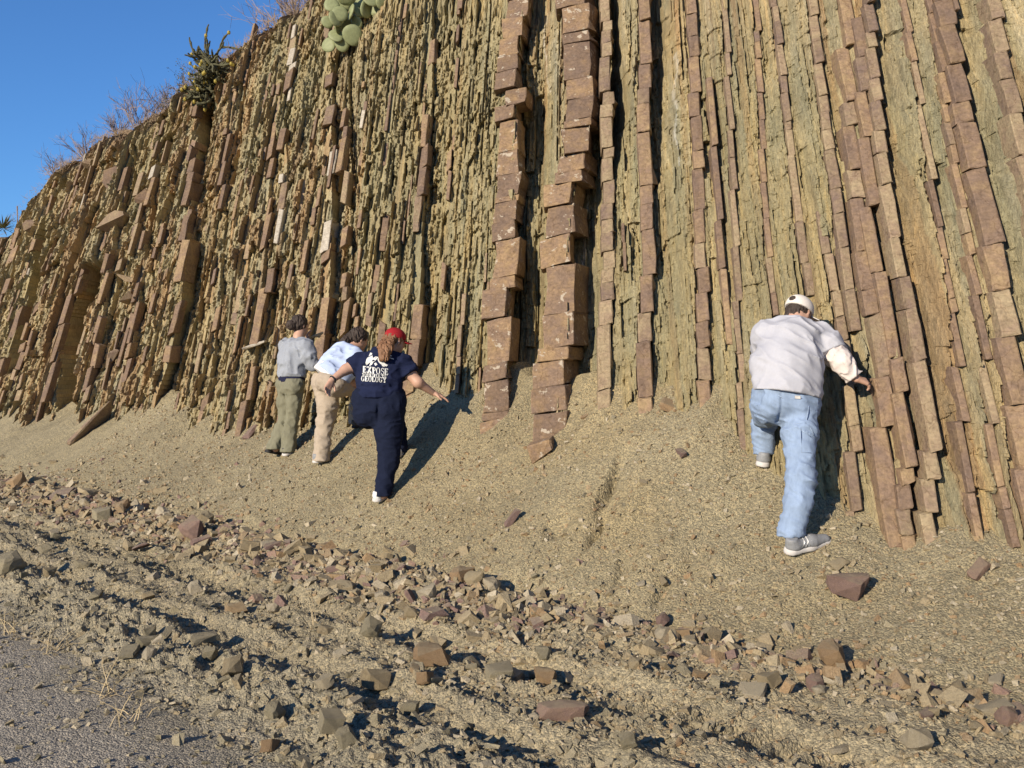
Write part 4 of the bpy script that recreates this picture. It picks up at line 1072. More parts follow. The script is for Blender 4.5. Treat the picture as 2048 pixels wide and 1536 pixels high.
# ---- woman in grey hoodie
def hoodie_woman():
    Y0 = 11.45
    hc = J(601, 652, 11.55); nk = J(597, 674, 11.52); ch = J(592, 705, 11.50); wa = J(583, 742, 11.46); pel = J(580, 762, 11.44)
    shR, shL = J(612, 695, 11.40), J(575, 693, 11.62); hipR, hipL = J(589, 772, 11.38), J(571, 772, 11.5)
    kR, aR = J(584, 838, 11.36), J(577, 900, 11.32); kL, aL = J(569, 835, 11.46), J(551, 897, 11.42)
    eR, wR = J(623, 728, 11.38), J(639, 737, 11.62); eL, wL = J(606, 716, 11.72), J(613, 685, 11.72)
    fwd = nrm((.66, .70, -.05)); org = np.array([J(563, 905, 11.4)[0], 11.4, J(0, 907, 11.4)[2]])
    S, at, fr = head_sdf(hc, fwd, UP, .98)
    S.chain([hc-UP*.05, nk, ch], [.052, .052, .08], .04); S.chain([ch, wa, pel], [.11, .10, .11], .05).cone(shL, shR, .045, .045, .05)
    S.chain([shR, eR, wR], [.045, .037, .024], .03).chain([shL, eL, wL], [.045, .037, .024], .03)
    S.chain([hipR, kR, aR], [.075, .052, .04], .03).chain([hipL, kL, aL], [.075, .052, .04], .03)
    hL = hand_sdf(wL, (.10, .05, 1), (.75, .2, .2), -1, .45, .2, .95, eL*.3+wL*.7); hR = hand_sdf(wR, wR-eR, (0, .3, -.9), 1, .35, .15, .95, eR*.3+wR*.7)
    o = flesh('person', [(S, .014), (hL, .006), (hR, .006)], M['skin'], None, org)
    tag(o, 'woman with a dark bun in grey hoodie and olive trousers examining a rock chip', 'person')
    T = Sdf(.05)
    T.chain([J(583, 748, 11.46), J(585, 720, 11.48), J(592, 700, 11.50)], [.138, .138, .145], .05)
    T.cone(J(570, 745, 11.50), J(574, 705, 11.56), .078, .092).cone(J(597, 748, 11.42), J(604, 705, 11.44), .078, .098)
    T.cone(shL, shR, .085, .085, .05)
    T.chain([shR, J(618, 712, 11.37), eR, J(630, 731, 11.48)], [.078, .070, .064, .052], .03)
    T.chain([shL, J(590, 708, 11.72), eL, J(610, 700, 11.82)], [.08, .072, .066, .055], .03)
    T.chain([J(583, 684, 11.50), J(588, 692, 11.44), J(600, 692, 11.42), J(605, 682, 11.46)], [.055, .078, .076, .052], .015)     # the hood
    T.post = cuts((J(583, 756, 11.46), (.0, -.1, -1)), (nk+UP*.02, (.2, .1, 1)), extra=lambda p, d: folds(163, .014, (12, 12, 8))(p, folds(161, .024, (6, 6, 7))(p, d)))
    flesh('hoodie', [(T, .0125)], M['hoodie'], o)
    W = Sdf(.04); W.cone(J(583, 752, 11.46), J(582, 762, 11.46), .135, .135).cone(J(571, 752, 11.5), J(571, 762, 11.5), .08, .08).cone(J(595, 753, 11.42), J(594, 763, 11.42), .08, .08)
    W.post = cuts((J(0, 764, 11.46), (0, 0, -1))); flesh('shirt_hem', [(W, .013)], M['blackhem'], o)
    P = Sdf(.035); P.cone(hipL+UP*.02, hipR+UP*.02, .105, .105, .05).cone(J(573, 776, 11.40), J(587, 778, 11.32), .07, .075, .04)
    P.chain([hipR, J(588, 805, 11.36), kR, J(579, 870, 11.34), J(577, 903, 11.30)], [.098, .086, .068, .072, .094], .025)
    P.chain([hipL, J(571, 805, 11.48), kL, J(559, 870, 11.44), J(549, 897, 11.40)], [.098, .086, .068, .072, .092], .025)
    P.post = cuts((J(0, 757, 11.46), (0, 0, 1)), extra=lambda p, d: np.maximum(folds(173, .010, (14, 14, 16))(p, folds(171, .016, (8, 8, 6))(p, d)), np.where(p[:, 0] > J(564, 0, 11.4)[0], J(0, 904, 11.3)[2]-p[:, 2], J(0, 898, 11.4)[2]-p[:, 2])))
    flesh('trousers', [(P, .0125)], M['olivep'], o)
    f, r, u = fr; ax = np.stack([r, f, u]); H = Sdf(.02)
    H.ell(at(0, -.022, .030), ax, [.082, .098, .098]); H.ell(at(-.01, -.125, .0), ax, [.050, .050, .052], .02)
    H.post = cuts((at(0, .05, .0), f-u*.55), (at(0, 0, -.075), -u), extra=folds(181, .016, (45, 45, 20)))
    flesh('hair', [(H, .008)], M['hair_d'], o); mk_eyes(o, at)
    shoe(o, J(533, 905, 11.40), J(562, 911, 11.55), np.array([-.2, -.3, .9]), .048, (M['shoe_d'], M['black']))
    shoe(o, J(567, 912, 11.25), J(606, 903, 11.42), np.array([-.2, -.3, .9]), .048, (M['shoe_d'], M['sole_w']))
    c = J(630, 672, 11.72)
    g2 = np.random.default_rng(3)
    bm = bmesh.new()
    for a in range(12): bm.verts.new(c+g2.uniform(-1, 1, 3)*np.array([.11, .05, .03])+np.array([0, 0, .0]))
    bmesh.ops.convex_hull(bm, input=bm.verts); bmesh.ops.delete(bm, geom=[v for v in bm.verts if not v.link_faces], context='VERTS')
    for v in bm.verts: v.co -= Vector(c)
    me = bpy.data.meshes.new('rock_chip'); bm.to_mesh(me); bm.free(); me.materials.append(M['r_pal']); q = bpy.data.objects.new('rock_chip', me); col.objects.link(q); q.location = c; q.rotation_euler = (0, -.45, .3)
    tag(q, 'flat pale rock chip held up by the woman in grey hoodie', 'rock')
hoodie_woman()

# ---- woman in light blue, bent forward
def blue_woman():
    hc = J(718, 679, 10.78); nk = J(704, 694, 10.74); ch = J(690, 712, 10.66); wa = J(664, 740, 10.50); pel = J(657, 758, 10.44)
    shR, shL = J(712, 712, 10.52), J(688, 702, 10.86); hipR, hipL = J(676, 768, 10.40), J(650, 768, 10.52)
    kL, aL = J(650, 848, 10.46), J(641, 918, 10.40); kR, aR = J(716, 772, 10.72), J(714, 842, 10.84)
    eR, wR = J(712, 748, 10.56), J(738, 752, 10.82); eL, wL = J(706, 735, 11.02), J(722, 725, 11.2)
    fwd = nrm((.75, .60, -.25)); up = nrm((.25, .15, .95)); org = np.array([J(645, 928, 10.4)[0], 10.45, J(0, 926, 10.4)[2]])
    S, at, fr = head_sdf(hc, fwd, up, .98)
    S.chain([hc-UP*.04, nk, ch], [.052, .055, .08], .04); S.chain([ch, wa, pel], [.11, .10, .11], .05).cone(shL, shR, .045, .045, .05)
    S.chain([shR, eR, wR], [.046, .040, .026], .03).chain([shL, eL, wL], [.046, .040, .026], .03)
    S.chain([hipL, kL, aL], [.08, .058, .042], .03).chain([hipR, kR, aR], [.08, .058, .042], .03)
    hR = hand_sdf(wR, wR-eR, (0, .3, -.9), 1, .4, .15, .95, eR*.3+wR*.7); hL = hand_sdf(wL, wL-eL, (.3, .8, 0), -1, .4, .15, .95, eL*.3+wL*.7)
    o = flesh('person', [(S, .014), (hR, .006), (hL, .006)], M['skin2'], None, org)
    tag(o, 'woman in light blue top and khaki trousers bending towards the rock face', 'person')
    T = Sdf(.05)
    T.chain([J(660, 748, 10.46), J(672, 730, 10.56), J(690, 712, 10.66)], [.150, .145, .145], .05)
    T.cone(J(648, 745, 10.52), J(680, 705, 10.72), .085, .09).cone(J(672, 755, 10.42), J(706, 718, 10.55), .10, .095).cone(J(690, 752, 10.42), J(706, 735, 10.48), .09, .085)
    T.cone(shL, shR, .075, .078, .05).chain([shR, J(713, 732, 10.53), eR], [.075, .068, .062], .03).chain([shL, J(698, 718, 10.95), eL], [.07, .06, .055], .03)
    T.post = cuts((J(650, 744, 10.48), (-.62, -.20, -.75)), (nk+UP*.0, (.7, .3, .6)), (eR+np.array([.01, .02, 0]), (.5, .8, -.2)), extra=folds(261, .026, (6, 6, 10)))
    flesh('top', [(T, .0125)], M['ltblue'], o)
    W = Sdf(.05); W.cone(J(653, 748, 10.48), J(668, 735, 10.55), .148, .142).cone(J(664, 760, 10.40), J(690, 740, 10.44), .105, .09)
    W.post = cuts((J(645, 750, 10.48), (-.62, -.20, -.75)), (J(662, 735, 10.5), (.62, .2, .75))); flesh('undershirt_hem', [(W, .0125)], M['white'], o)
    P = Sdf(.04); P.cone(hipL+np.array([0, 0, .02]), hipR+np.array([0, 0, .02]), .135, .135, .06).cone(J(652, 764, 10.36), J(668, 768, 10.32), .105, .11, .05)
    P.chain([hipL, J(655, 808, 10.46), kL, J(645, 885, 10.42), J(642, 922, 10.38)], [.126, .108, .084, .078, .088], .03)
    P.chain([hipR, kR], [.125, .098], .04).chain([kR, J(717, 812, 10.80), J(715, 846, 10.83)], [.095, .085, .088], .03)
    P.post = cuts((J(650, 752, 10.45), (.35, .25, .9)), extra=lambda p, d: np.maximum(folds(273, .011, (12, 12, 20))(p, folds(271, .015, (7, 7, 7))(p, d)), np.where(p[:, 1] > 10.66, J(0, 848, 10.83)[2]-p[:, 2], J(0, 922, 10.38)[2]-p[:, 2])))
    flesh('trousers', [(P, .0125)], M['khaki'], o)
    f, r, u = fr; ax = np.stack([r, f, u]); H = Sdf(.02); H.ell(at(0, -.022, .030), ax, [.083, .100, .098])
    H.chain([at(-.02, -.10, -.01), at(-.02, -.15, -.06), at(.0, -.17, -.13)], [.050, .044, .018], .025)
    H.post = cuts((at(0, .05, .0), f-u*.55), extra=folds(281, .018, (45, 45, 16))); flesh('hair', [(H, .008)], M['hair_d'], o); mk_eyes(o, at)
    shoe(o, J(628, 926, 10.34), J(666, 920, 10.50), np.array([-.2, -.3, .9]), .046, (M['shoe_g'], M['sole_w']))
    shoe(o, J(708, 857, 10.74), J(735, 846, 10.98), np.array([-.2, -.4, .9]), .046, (M['shoe_d'], M['black']))
blue_woman()

# ---- woman in navy with a red cap
LET = {   # strokes in a 1 x 1 cell: polygons of thick and thin strokes with slab serifs
 'E': [[(.02, 0), (.35, 0), (.35, .07), (.30, .07), (.30, .93), (.35, .93), (.35, 1), (.02, 1), (.02, .93), (.10, .93), (.10, .07), (.02, .07)], [(.30, 0), (.72, 0), (.76, .26), (.69, .26), (.60, .08), (.30, .08)], [(.30, .92), (.58, .92), (.66, .76), (.72, .76), (.70, 1), (.30, 1)], [(.30, .46), (.48, .46), (.54, .34), (.58, .34), (.58, .68), (.54, .68), (.48, .54), (.30, .54)]],
 'X': [[(.02, 1), (.02, .94), (.10, .94), (.66, .06), (.60, .06), (.60, 0), (.98, 0), (.98, .06), (.90, .06), (.34, .94), (.40, .94), (.40, 1)], [(.62, 1), (.62, .94), (.70, .94), (.14, .06), (.04, .06), (.04, 0), (.34, 0), (.34, .06), (.24, .06), (.80, .94), (.92, .94), (.92, 1)]],
 'P': [[(.02, 0), (.42, 0), (.42, .07), (.32, .07), (.32, .93), (.36, 1), (.02, 1), (.02, .93), (.12, .93), (.12, .07), (.02, .07)], ('arc', .28, .68, .46, .32, .16, .08, -90, 90)],
 'O': [('arc', .45, .5, .43, .52, .20, .07, 0, 360)],
 'S': [('arc', .38, .74, .30, .27, .14, .09, 20, 270), ('arc', .38, .27, .33, .28, .14, .09, -160, 90), [(.60, .72), (.67, .72), (.67, 1), (.61, 1)], [(.05, .0), (.11, 0), (.11, .28), (.04, .28)]],
 'Y': [[(.0, 1), (.0, .94), (.08, .94), (.36, .45), (.36, .06), (.26, .06), (.26, 0), (.66, 0), (.66, .06), (.56, .06), (.56, .45), (.30, .94), (.38, .94), (.38, 1)], [(.58, 1), (.58, .94), (.68, .94), (.46, .5), (.54, .45), (.80, .94), (.90, .94), (.90, 1)]],
 'U': [[(.02, 1), (.02, .93), (.12, .93), (.12, .3), (.30, .3), (.30, .93), (.40, .93), (.40, 1)], [(.56, 1), (.56, .93), (.66, .93), (.66, .3), (.74, .3), (.74, .93), (.84, .93), (.84, 1)], ('arc', .43, .32, .31, .34, .18, .08, 180, 360)],
 'R': [[(.02, 0), (.40, 0), (.40, .07), (.32, .07), (.32, .93), (.36, 1), (.02, 1), (.02, .93), (.12, .93), (.12, .07), (.02, .07)], ('arc', .32, .74, .34, .26, .19, .07, -90, 90), [(.36, .5), (.54, .5), (.86, .07), (.94, .07), (.94, 0), (.66, 0)]],
 'L': [[(.02, 0), (.40, 0), (.34, .07), (.32, .93), (.42, .93), (.42, 1), (.02, 1), (.02, .93), (.12, .93), (.12, .07), (.02, .07)], [(.32, 0), (.72, 0), (.76, .32), (.70, .32), (.58, .08), (.32, .08)]],
 'F': [[(.02, 0), (.42, 0), (.42, .07), (.32, .07), (.32, .93), (.36, 1), (.02, 1), (.02, .93), (.12, .93), (.12, .07), (.02, .07)], [(.30, .92), (.58, .92), (.66, .74), (.72, .74), (.70, 1), (.30, 1)], [(.30, .46), (.48, .46), (.54, .34), (.58, .34), (.58, .68), (.54, .68), (.48, .54), (.30, .54)]],
 'T': [[(.32, .93), (.32, .07), (.22, .07), (.22, 0), (.62, 0), (.62, .07), (.52, .07), (.52, .93)], [(.0, 1), (.0, .70), (.07, .70), (.16, .92), (.68, .92), (.77, .70), (.84, .70), (.84, 1)]],
 'G': [('arc', .45, .5, .43, .52, .20, .08, 40, 330), [(.66, .05), (.84, .05), (.84, .42), (.92, .42), (.92, .48), (.56, .48), (.56, .42), (.66, .42)], [(.74, .68), (.81, .68), (.81, 1), (.75, 1)]],
}
def tri_poly(poly):             # fill an outline, subdivided finely enough to bend over the cloth
    bm = bmesh.new(); vs = [bm.verts.new((x, y, 0)) for x, y in poly]; f = bm.faces.new(vs)
    bmesh.ops.triangulate(bm, faces=[f]); bm.verts.index_update()
    r = [v.co[:2] for v in bm.verts], [[v.index for v in f.verts] for f in bm.faces]; r = ([tuple(c) for c in r[0]], r[1]); bm.free(); return r
def glyph(ch):
    V, Fc = [], []
    for st in LET[ch]:
        if st[0] == 'arc':
            _, cx, cy, rx, ry, tx, ty, a0, a1 = st; n = 14; b = len(V)
            for i in range(n+1):
                a = math.radians(a0+(a1-a0)*i/n); k = abs(math.cos(a)); t = ty+(tx-ty)*k
                V.append((cx+rx*math.cos(a), cy+ry*math.sin(a))); V.append((cx+(rx-t)*math.cos(a), cy+(ry-ty*1.1)*math.sin(a)))
            Fc += [[b+2*i, b+2*i+1, b+2*i+3, b+2*i+2] for i in range(n)]
        else:
            v, f = tri_poly(st); b = len(V); V += v; Fc += [[b+i for i in q] for q in f]
    return V, Fc
ADV = dict(E=.80, X=1.0, P=.76, O=.92, S=.74, Y=.92, U=.90, R=.94, L=.78, F=.76, T=.86, G=.96)
def navy_woman():
    hc = J(791, 682, 9.52); nk = J(776, 702, 9.48); ch = J(764, 735, 9.42); wa = J(760, 785, 9.36); pel = J(758, 812, 9.34)
    shR, shL = J(806, 727, 9.42), J(722, 724, 9.46); hipR, hipL = J(776, 826, 9.30), J(738, 826, 9.36)
    kS, aS = J(778, 925, 9.24), J(766, 988, 9.16)                     # standing leg
    kF, aF = J(786, 812, 9.76), J(799, 900, 9.84)                     # stepping leg
    eR, wR = J(836, 765, 9.36), J(867, 786, 9.46); eL, wL = J(692, 739, 9.40), J(664, 760, 9.30)
    fwd = nrm((.74, .62, -.22)); up = nrm((.22, .12, .96)); org = np.array([J(757, 1003, 9.17)[0], 9.3, J(0, 1002, 9.17)[2]])
    S, at, fr = head_sdf(hc, fwd, up, 1.0)
    S.chain([hc-UP*.04, nk, ch], [.058, .062, .10], .04); S.chain([ch, wa, pel], [.12, .11, .12], .05).cone(shL, shR, .055, .055, .05)
    S.chain([shR, J(818, 745, 9.39), eR, wR], [.062, .060, .048, .029], .03).chain([shL, J(708, 732, 9.43), eL, wL], [.062, .060, .048, .029], .03)
    S.chain([hipR, kS, aS], [.10, .07, .05], .03).chain([hipL, kF, aF], [.10, .07, .05], .03)
    hR = hand_sdf(wR, J(880, 791, 9.48)-wR, (-.1, .2, -.95), -1, .25, .22, 1.0, eR*.3+wR*.7)
    hL = hand_sdf(wL, J(655, 778, 9.26)-wL, (.5, -.6, -.1), -1, .30, .22, 1.0, eL*.3+wL*.7)
    o = flesh('person', [(S, .013), (hR, .005), (hL, .005)], M['skin'], None, org)
    tag(o, 'woman in navy tee and navy trousers with red cap stepping up the talus', 'person')
    T = Sdf(.05)
    T.chain([J(758, 792, 9.34), J(760, 770, 9.36), J(762, 735, 9.42), J(766, 716, 9.45)], [.165, .160, .155, .120], .06)
    T.cone(J(735, 790, 9.35), J(737, 735, 9.42), .115, .105).cone(J(782, 790, 9.33), J(786, 735, 9.40), .115, .11)
    T.cone(shL, shR, .082, .082, .06).cone(J(757, 712, 9.46), J(780, 710, 9.47), .075, .07, .05)
    T.chain([shR, J(817, 744, 9.39), J(824, 755, 9.38)], [.083, .080, .082], .03).chain([shL, J(707, 734, 9.43), J(699, 740, 9.42)], [.080, .076, .078], .03)
    cr, cl = J(820, 751, 9.385), J(702, 738, 9.42); nr_, nl_ = nrm(J(832, 768, 9.37)-shR), nrm(J(686, 745, 9.40)-shL)
    def tp(p, d):
        d = folds(363, .016, (8, 8, 17))(p, folds(361, .014, (6, 6, 6))(p, d))
        # soft rolls of cloth at the waist
        z = p[:, 2]-J(0, 775, 9.36)[2]; d = d+.012*np.exp(-(z/.022)**2)
        d = np.where(p[:, 0] > J(806, 0, 9.4)[0], np.maximum(d, (p-cr) @ nr_), d); return np.where(p[:, 0] < J(712, 0, 9.4)[0], np.maximum(d, (p-cl) @ nl_), d)
    T.post = cuts((J(758, 797, 9.34), (0, -.05, -1)), (nk-UP*.0, (.25, .2, .9)), extra=tp)
    flesh('tee_shirt', [(T, .011)], M['navy'], o)
    P = Sdf(.045)
    P.cone(J(735, 800, 9.36), J(780, 800, 9.34), .148, .148, .05).cone(J(738, 822, 9.30), J(776, 824, 9.28), .128, .128, .05)
    P.chain([hipR, J(778, 868, 9.27), kS, J(770, 965, 9.20), J(765, 992, 9.16)], [.150, .120, .090, .072, .074], .035)
    P.chain([hipL, J(756, 818, 9.55), kF], [.142, .115, .095], .05).chain([kF, J(797, 868, 9.82), J(800, 902, 9.84)], [.095, .075, .068], .03)
    def pp(p, d):
        d = folds(373, .010, (10, 10, 18))(p, folds(371, .012, (7, 7, 5))(p, d))
        e = np.abs(p[:, 0]-J(757, 0, 9.2)[0]); d = d+.022*np.exp(-(e/.018)**2)*ss(J(0, 855, 9.3)[2], J(0, 830, 9.3)[2], p[:, 2])*(1-ss(J(0, 815, 9.3)[2], J(0, 800, 9.3)[2], p[:, 2]))*(p[:, 1] < 9.4)
        return np.maximum(d, np.where(p[:, 1] > 9.6, J(0, 904, 9.84)[2]-p[:, 2], J(0, 992, 9.16)[2]-p[:, 2]))
    P.post = cuts((J(758, 776, 9.34), (0, 0, 1)), extra=pp)
    flesh('trousers', [(P, .0115)], M['navyp'], o)
    cap(o, at, fr, 1.04, M['redcap'])
    f, r, u = fr; ax = np.stack([r, f, u]); H = Sdf(.025); H.ell(at(0, -.024, .018), ax, [.082, .095, .088])
    q = J(769, 700, 9.30)
    for k in range(6):
        a = at(-.045+.018*k, -.075, -.01); H.chain([a, q+np.array([-.03+.014*k, .0, .02]), J(762+2.2*k, 715+hsh(k, seed=4)*4, 9.235)], [.036, .030, .014], .012)
    H.post = cuts((at(0, .03, .0), f-u*.3), extra=folds(381, .020, (60, 60, 7))); flesh('hair', [(H, .007)], M['hair_b'], o); mk_eyes(o, at)
    shoe(o, J(750, 1004, 9.12), J(782, 990, 9.34), np.array([-.1, -.4, .9]), .048, (M['white'], M['sole_w']))
    shoe(o, J(792, 915, 9.74), J(808, 902, 9.97), np.array([-.1, -.4, .9]), .048, (M['white'], M['sole_w']))
    d = nrm(wL-eL); a = nrm(np.cross(d, UP)); b = np.cross(d, a); c = wL-d*.012
    wt = tubemesh('wristwatch', [c+(a*math.cos(t)+b*math.sin(t))*.033 for t in np.linspace(0, 6.2832, 13)[:-1]], .009, M['black'], o, 5, True)
    # printed lettering and mountain picture, laid on the back of the shirt
    NXg, NYg, x0, x1, y0, y1 = 42, 38, 716, 798, 698, 772
    G = np.array([J(x0+(x1-x0)*i/(NXg-1), y0+(y1-y0)*j/(NYg-1), 8.95) for j in range(NYg) for i in range(NXg)])
    Dg = G-np.array([0, 0, EYE]); Dg /= np.linalg.norm(Dg, axis=1)[:, None]
    for _ in range(40): G = G+Dg*np.clip(T(G)*.8, -.01, .06)[:, None]
    G = (G-Dg*.0055).reshape(NYg, NXg, 3)
    def lay(px, py):
        a_ = min(max((px-x0)/(x1-x0)*(NXg-1), 0), NXg-1.001); b_ = min(max((py-y0)/(y1-y0)*(NYg-1), 0), NYg-1.001); i, j = int(a_), int(b_); a_ -= i; b_ -= j
        return (G[j, i]*(1-a_)+G[j, i+1]*a_)*(1-b_)+(G[j+1, i]*(1-a_)+G[j+1, i+1]*a_)*b_
    for text, (ax0, ay0), (ax1, ay1), hh, it in (('EXPOSE', (725.5, 745), (777, 750.5), 13.2, 0), ('YOURSELF TO', (724, 752.5), (772.5, 756.5), 6.6, 0), ('GEOLOGY', (722, 762), (773, 765.5), 10.5, 0)):
        tot = sum(.42 if c_ == ' ' else ADV[c_] for c_ in text); cx = 0; V, Fc = [], []
        for c_ in text:
            if c_ == ' ': cx += .42; continue
            gv, gf = glyph(c_); b0 = len(V)
            for (x, y) in gv:
                t = (cx+x*.93)/tot; V.append(lay(ax0+(ax1-ax0)*t+y*hh*.03, ay0+(ay1-ay0)*t-y*hh)-org)
            Fc += [[b0+i for i in q_] for q_ in gf]; cx += ADV[c_]
        mk('printed_lettering', V, Fc, M['print'], o)
    pic = [[(740.5, 705), (744, 706), (745, 712), (746, 719), (743.5, 722), (740, 722), (737, 727), (734, 730), (735, 723), (736, 716), (738, 711)], [(731, 726), (733, 718), (736, 714), (735, 722), (733, 731)], [(738, 733), (742, 722), (746, 716), (751, 713), (757, 714), (752, 720), (747, 724), (744, 729)],
           [(757, 715), (761, 716), (766, 722), (770, 727), (776, 730), (773, 733), (767, 731), (761, 728), (757, 724), (755, 719)], [(772, 712), (778, 709), (783, 711), (788, 719), (784, 718), (780, 716), (776, 715)], [(748, 727), (752, 725), (755, 729), (751, 732)], [(763, 727), (766, 729), (770, 734), (764, 732)]]
    V, Fc = [], []
    for pl in pic:
        v, f_ = tri_poly(pl); b0 = len(V); V += [lay(x, y)-org for x, y in v]; Fc += [[b0+i for i in q_] for q_ in f_]
    mk('printed_picture', V, Fc, M['print'], o)
navy_woman()
# ------------------------------------------------------------------ plants
gp = np.random.default_rng(99)
M['twig'] = m_plain('grey_brown_twig', (0.27, 0.21, 0.19), .9, .2, 30, 0)
M['leafg'] = m_plain('grey_green_leaf', (0.15, 0.145, 0.10), .8, .2, 30, 0)
M['straw'] = m_plain('dry_straw', (0.46, 0.36, 0.21), .8, .2, 30, 0)
M['rimgrass'] = m_plain('brown_dry_grass', (0.26, 0.185, 0.115), .9, .25, 30, 0)
M['pad'] = m_plain('pale_green_cactus_pad', (0.245, 0.268, 0.135), .6, .2, 26, .35, .006, .3)
M['cholla'] = m_plain('dark_cholla_stem', (0.105, 0.10, 0.055), .8, .35, 40, .8, .02, .2)
M['fruit'] = m_plain('yellow_cactus_fruit', (0.34, 0.26, 0.05), .6, .2, 40, .3)
M['yucca'] = m_plain('yucca_blade', (0.16, 0.16, 0.07), .6, .25, 30, 0)
def rim_at(px):                 # crest point seen in a pixel column
    cx = sorted(CRX); a = (px-1024)/F
    best = None
    for Y in np.linspace(12, 45, 400):
        u_, v_ = uv(a*Y, Y); z = float(np.interp(u_, CRU, CRZ))
        if v_ > V0+z/DIP: best = (a*Y, Y, z); break
    return np.array(best)
class Tubes:
    def __init__(s): s.V = []; s.F = []
    def add(s, pts, rad, n=4):
        b = len(s.V); m = len(pts)
        for i in range(m):
            t = nrm(pts[min(i+1, m-1)]-pts[max(i-1, 0)]); a = nrm(np.cross(t, (.3, .21, .93))+1e-6); c = np.cross(t, a)
            for k in range(n): s.V.append(pts[i]+rad[i]*(math.cos(6.2832*k/n)*a+math.sin(6.2832*k/n)*c))
        for i in range(m-1):
            for k in range(n): s.F.append((b+i*n+k, b+i*n+(k+1) % n, b+(i+1)*n+(k+1) % n, b+(i+1)*n+k))
        s.F.append(tuple(b+(m-1)*n+k for k in range(n)))
    def make(s, name, mat, par):
        return mk(name, np.array(s.V), s.F, mat, par)
def shrub(base, h, lab, group, leaf=False, spread=.9, n=20):
    r = empty('dry_shrub', base); tag(r, lab, 'shrub', group)
    A, B = Tubes(), Tubes()
    def grow(p, d, L, rad, lev, T):
        pts = [p]; q = p
        for k in range(3):
            d = nrm(d+gp.normal(0, .16, 3)+np.array([0, 0, .05])); q = q+d*L/3; pts.append(q)
        T.add(pts, [rad, rad*.85, rad*.7, rad*.5], 3)
        if lev > 0:
            for k in range(int(gp.integers(3, 5))):
                i = int(gp.integers(1, 4)); grow(pts[i], nrm(d+gp.normal(0, .45, 3)), L*gp.uniform(.45, .7), rad*.55, lev-1, B)
    for k in range(n):
        a = gp.uniform(0, 6.28); grow(np.array([gp.normal(0, .04*h), gp.normal(0, .04*h), -.12]), nrm((math.cos(a)*spread*gp.uniform(.2, 1.3), math.sin(a)*spread*gp.uniform(.2, 1.3), 1)), h*gp.uniform(.45, .75), .008+.004*h, 2, A)
    A.make('stem', M['twig'], r); B.make('twigs', M['twig'], r)
    if leaf:
        L = [v for v in B.V[::3]]; V, Fc = [], []
        for q in L:
            for _ in range(2):
                d = gp.normal(0, 1, 3); d /= np.linalg.norm(d); e = nrm(np.cross(d, (.2, .5, .8))); c = q+gp.normal(0, .02, 3); s_ = gp.uniform(.015, .03); b = len(V)
                V += [c-e*s_*.5, c+d*s_*1.2, c+e*s_*.5]; Fc.append((b, b+1, b+2))
        mk('leaves', V, Fc, M['leafg'], r)
for px, hpx, bk, leaf, lab in ((92, 60, .3, False, 'low leafless shrub on the rim nearest the yucca'), (135, 72, .5, False, 'small bare shrub above the brown ledges on the rim'), (205, 62, .4, False, 'rounded bare shrub left of the widest bush on the rim'), (240, 95, .5, False, 'widest bare bush in the middle of the rim'), (300, 75, .4, False, 'bare shrub between the widest bush and the grey-green bush'), (340, 82, .5, True, 'grey-green bush beside the branching cactus on the rim'), (395, 70, .7, False, 'bare shrub just behind the branching cactus'), (470, 100, .8, False, 'bare bush right of the branching cactus on the rim'), (515, 130, .8, False, 'tall bare bush reaching the top edge of the sky'), (548, 95, .5, False, 'bare bush at the top where the rim leaves the picture')):
    p = rim_at(px); p = p+np.array([VX, VY, 0])*bk; p[2] += .03
    shrub(p, 1.0*hpx*p[1]/F, lab, 'shrubs along the rim', leaf)
# prickly pear on the upper face
def pad_mesh(rx, ry, th, g):
    V, Fc = [], []; n, m = 16, 5
    for i in range(m):
        ph = -math.pi/2+math.pi*(i+.5)/m
        for k in range(n):
            a = 6.2832*k/n; rr = math.cos(ph)**.45; ov = 1-.16*math.sin(a)
            V.append((rx*rr*math.cos(a)*ov, th*math.sin(ph)+.02*rx*math.cos(a*2)*rr, ry*rr*math.sin(a)+ry*.9))
    for i in range(m-1):
        for k in range(n): Fc.append((i*n+k, (i+1)*n+k, (i+1)*n+(k+1) % n, i*n+(k+1) % n))
    Fc += [tuple(range(n)), tuple((m-1)*n+k for k in reversed(range(n)))]; return np.array(V), Fc
s_, z_ = on_face(708, 38); w_ = float(face_w(np.array([s_]), np.array([z_]))[0]); pc = PW(np.array(s_), np.array(w_), np.array(z_))
pp = empty('prickly_pear', pc+np.array([0, -.1, 0])); tag(pp, 'prickly pear cactus with round pale green pads hanging from the upper face', 'cactus')
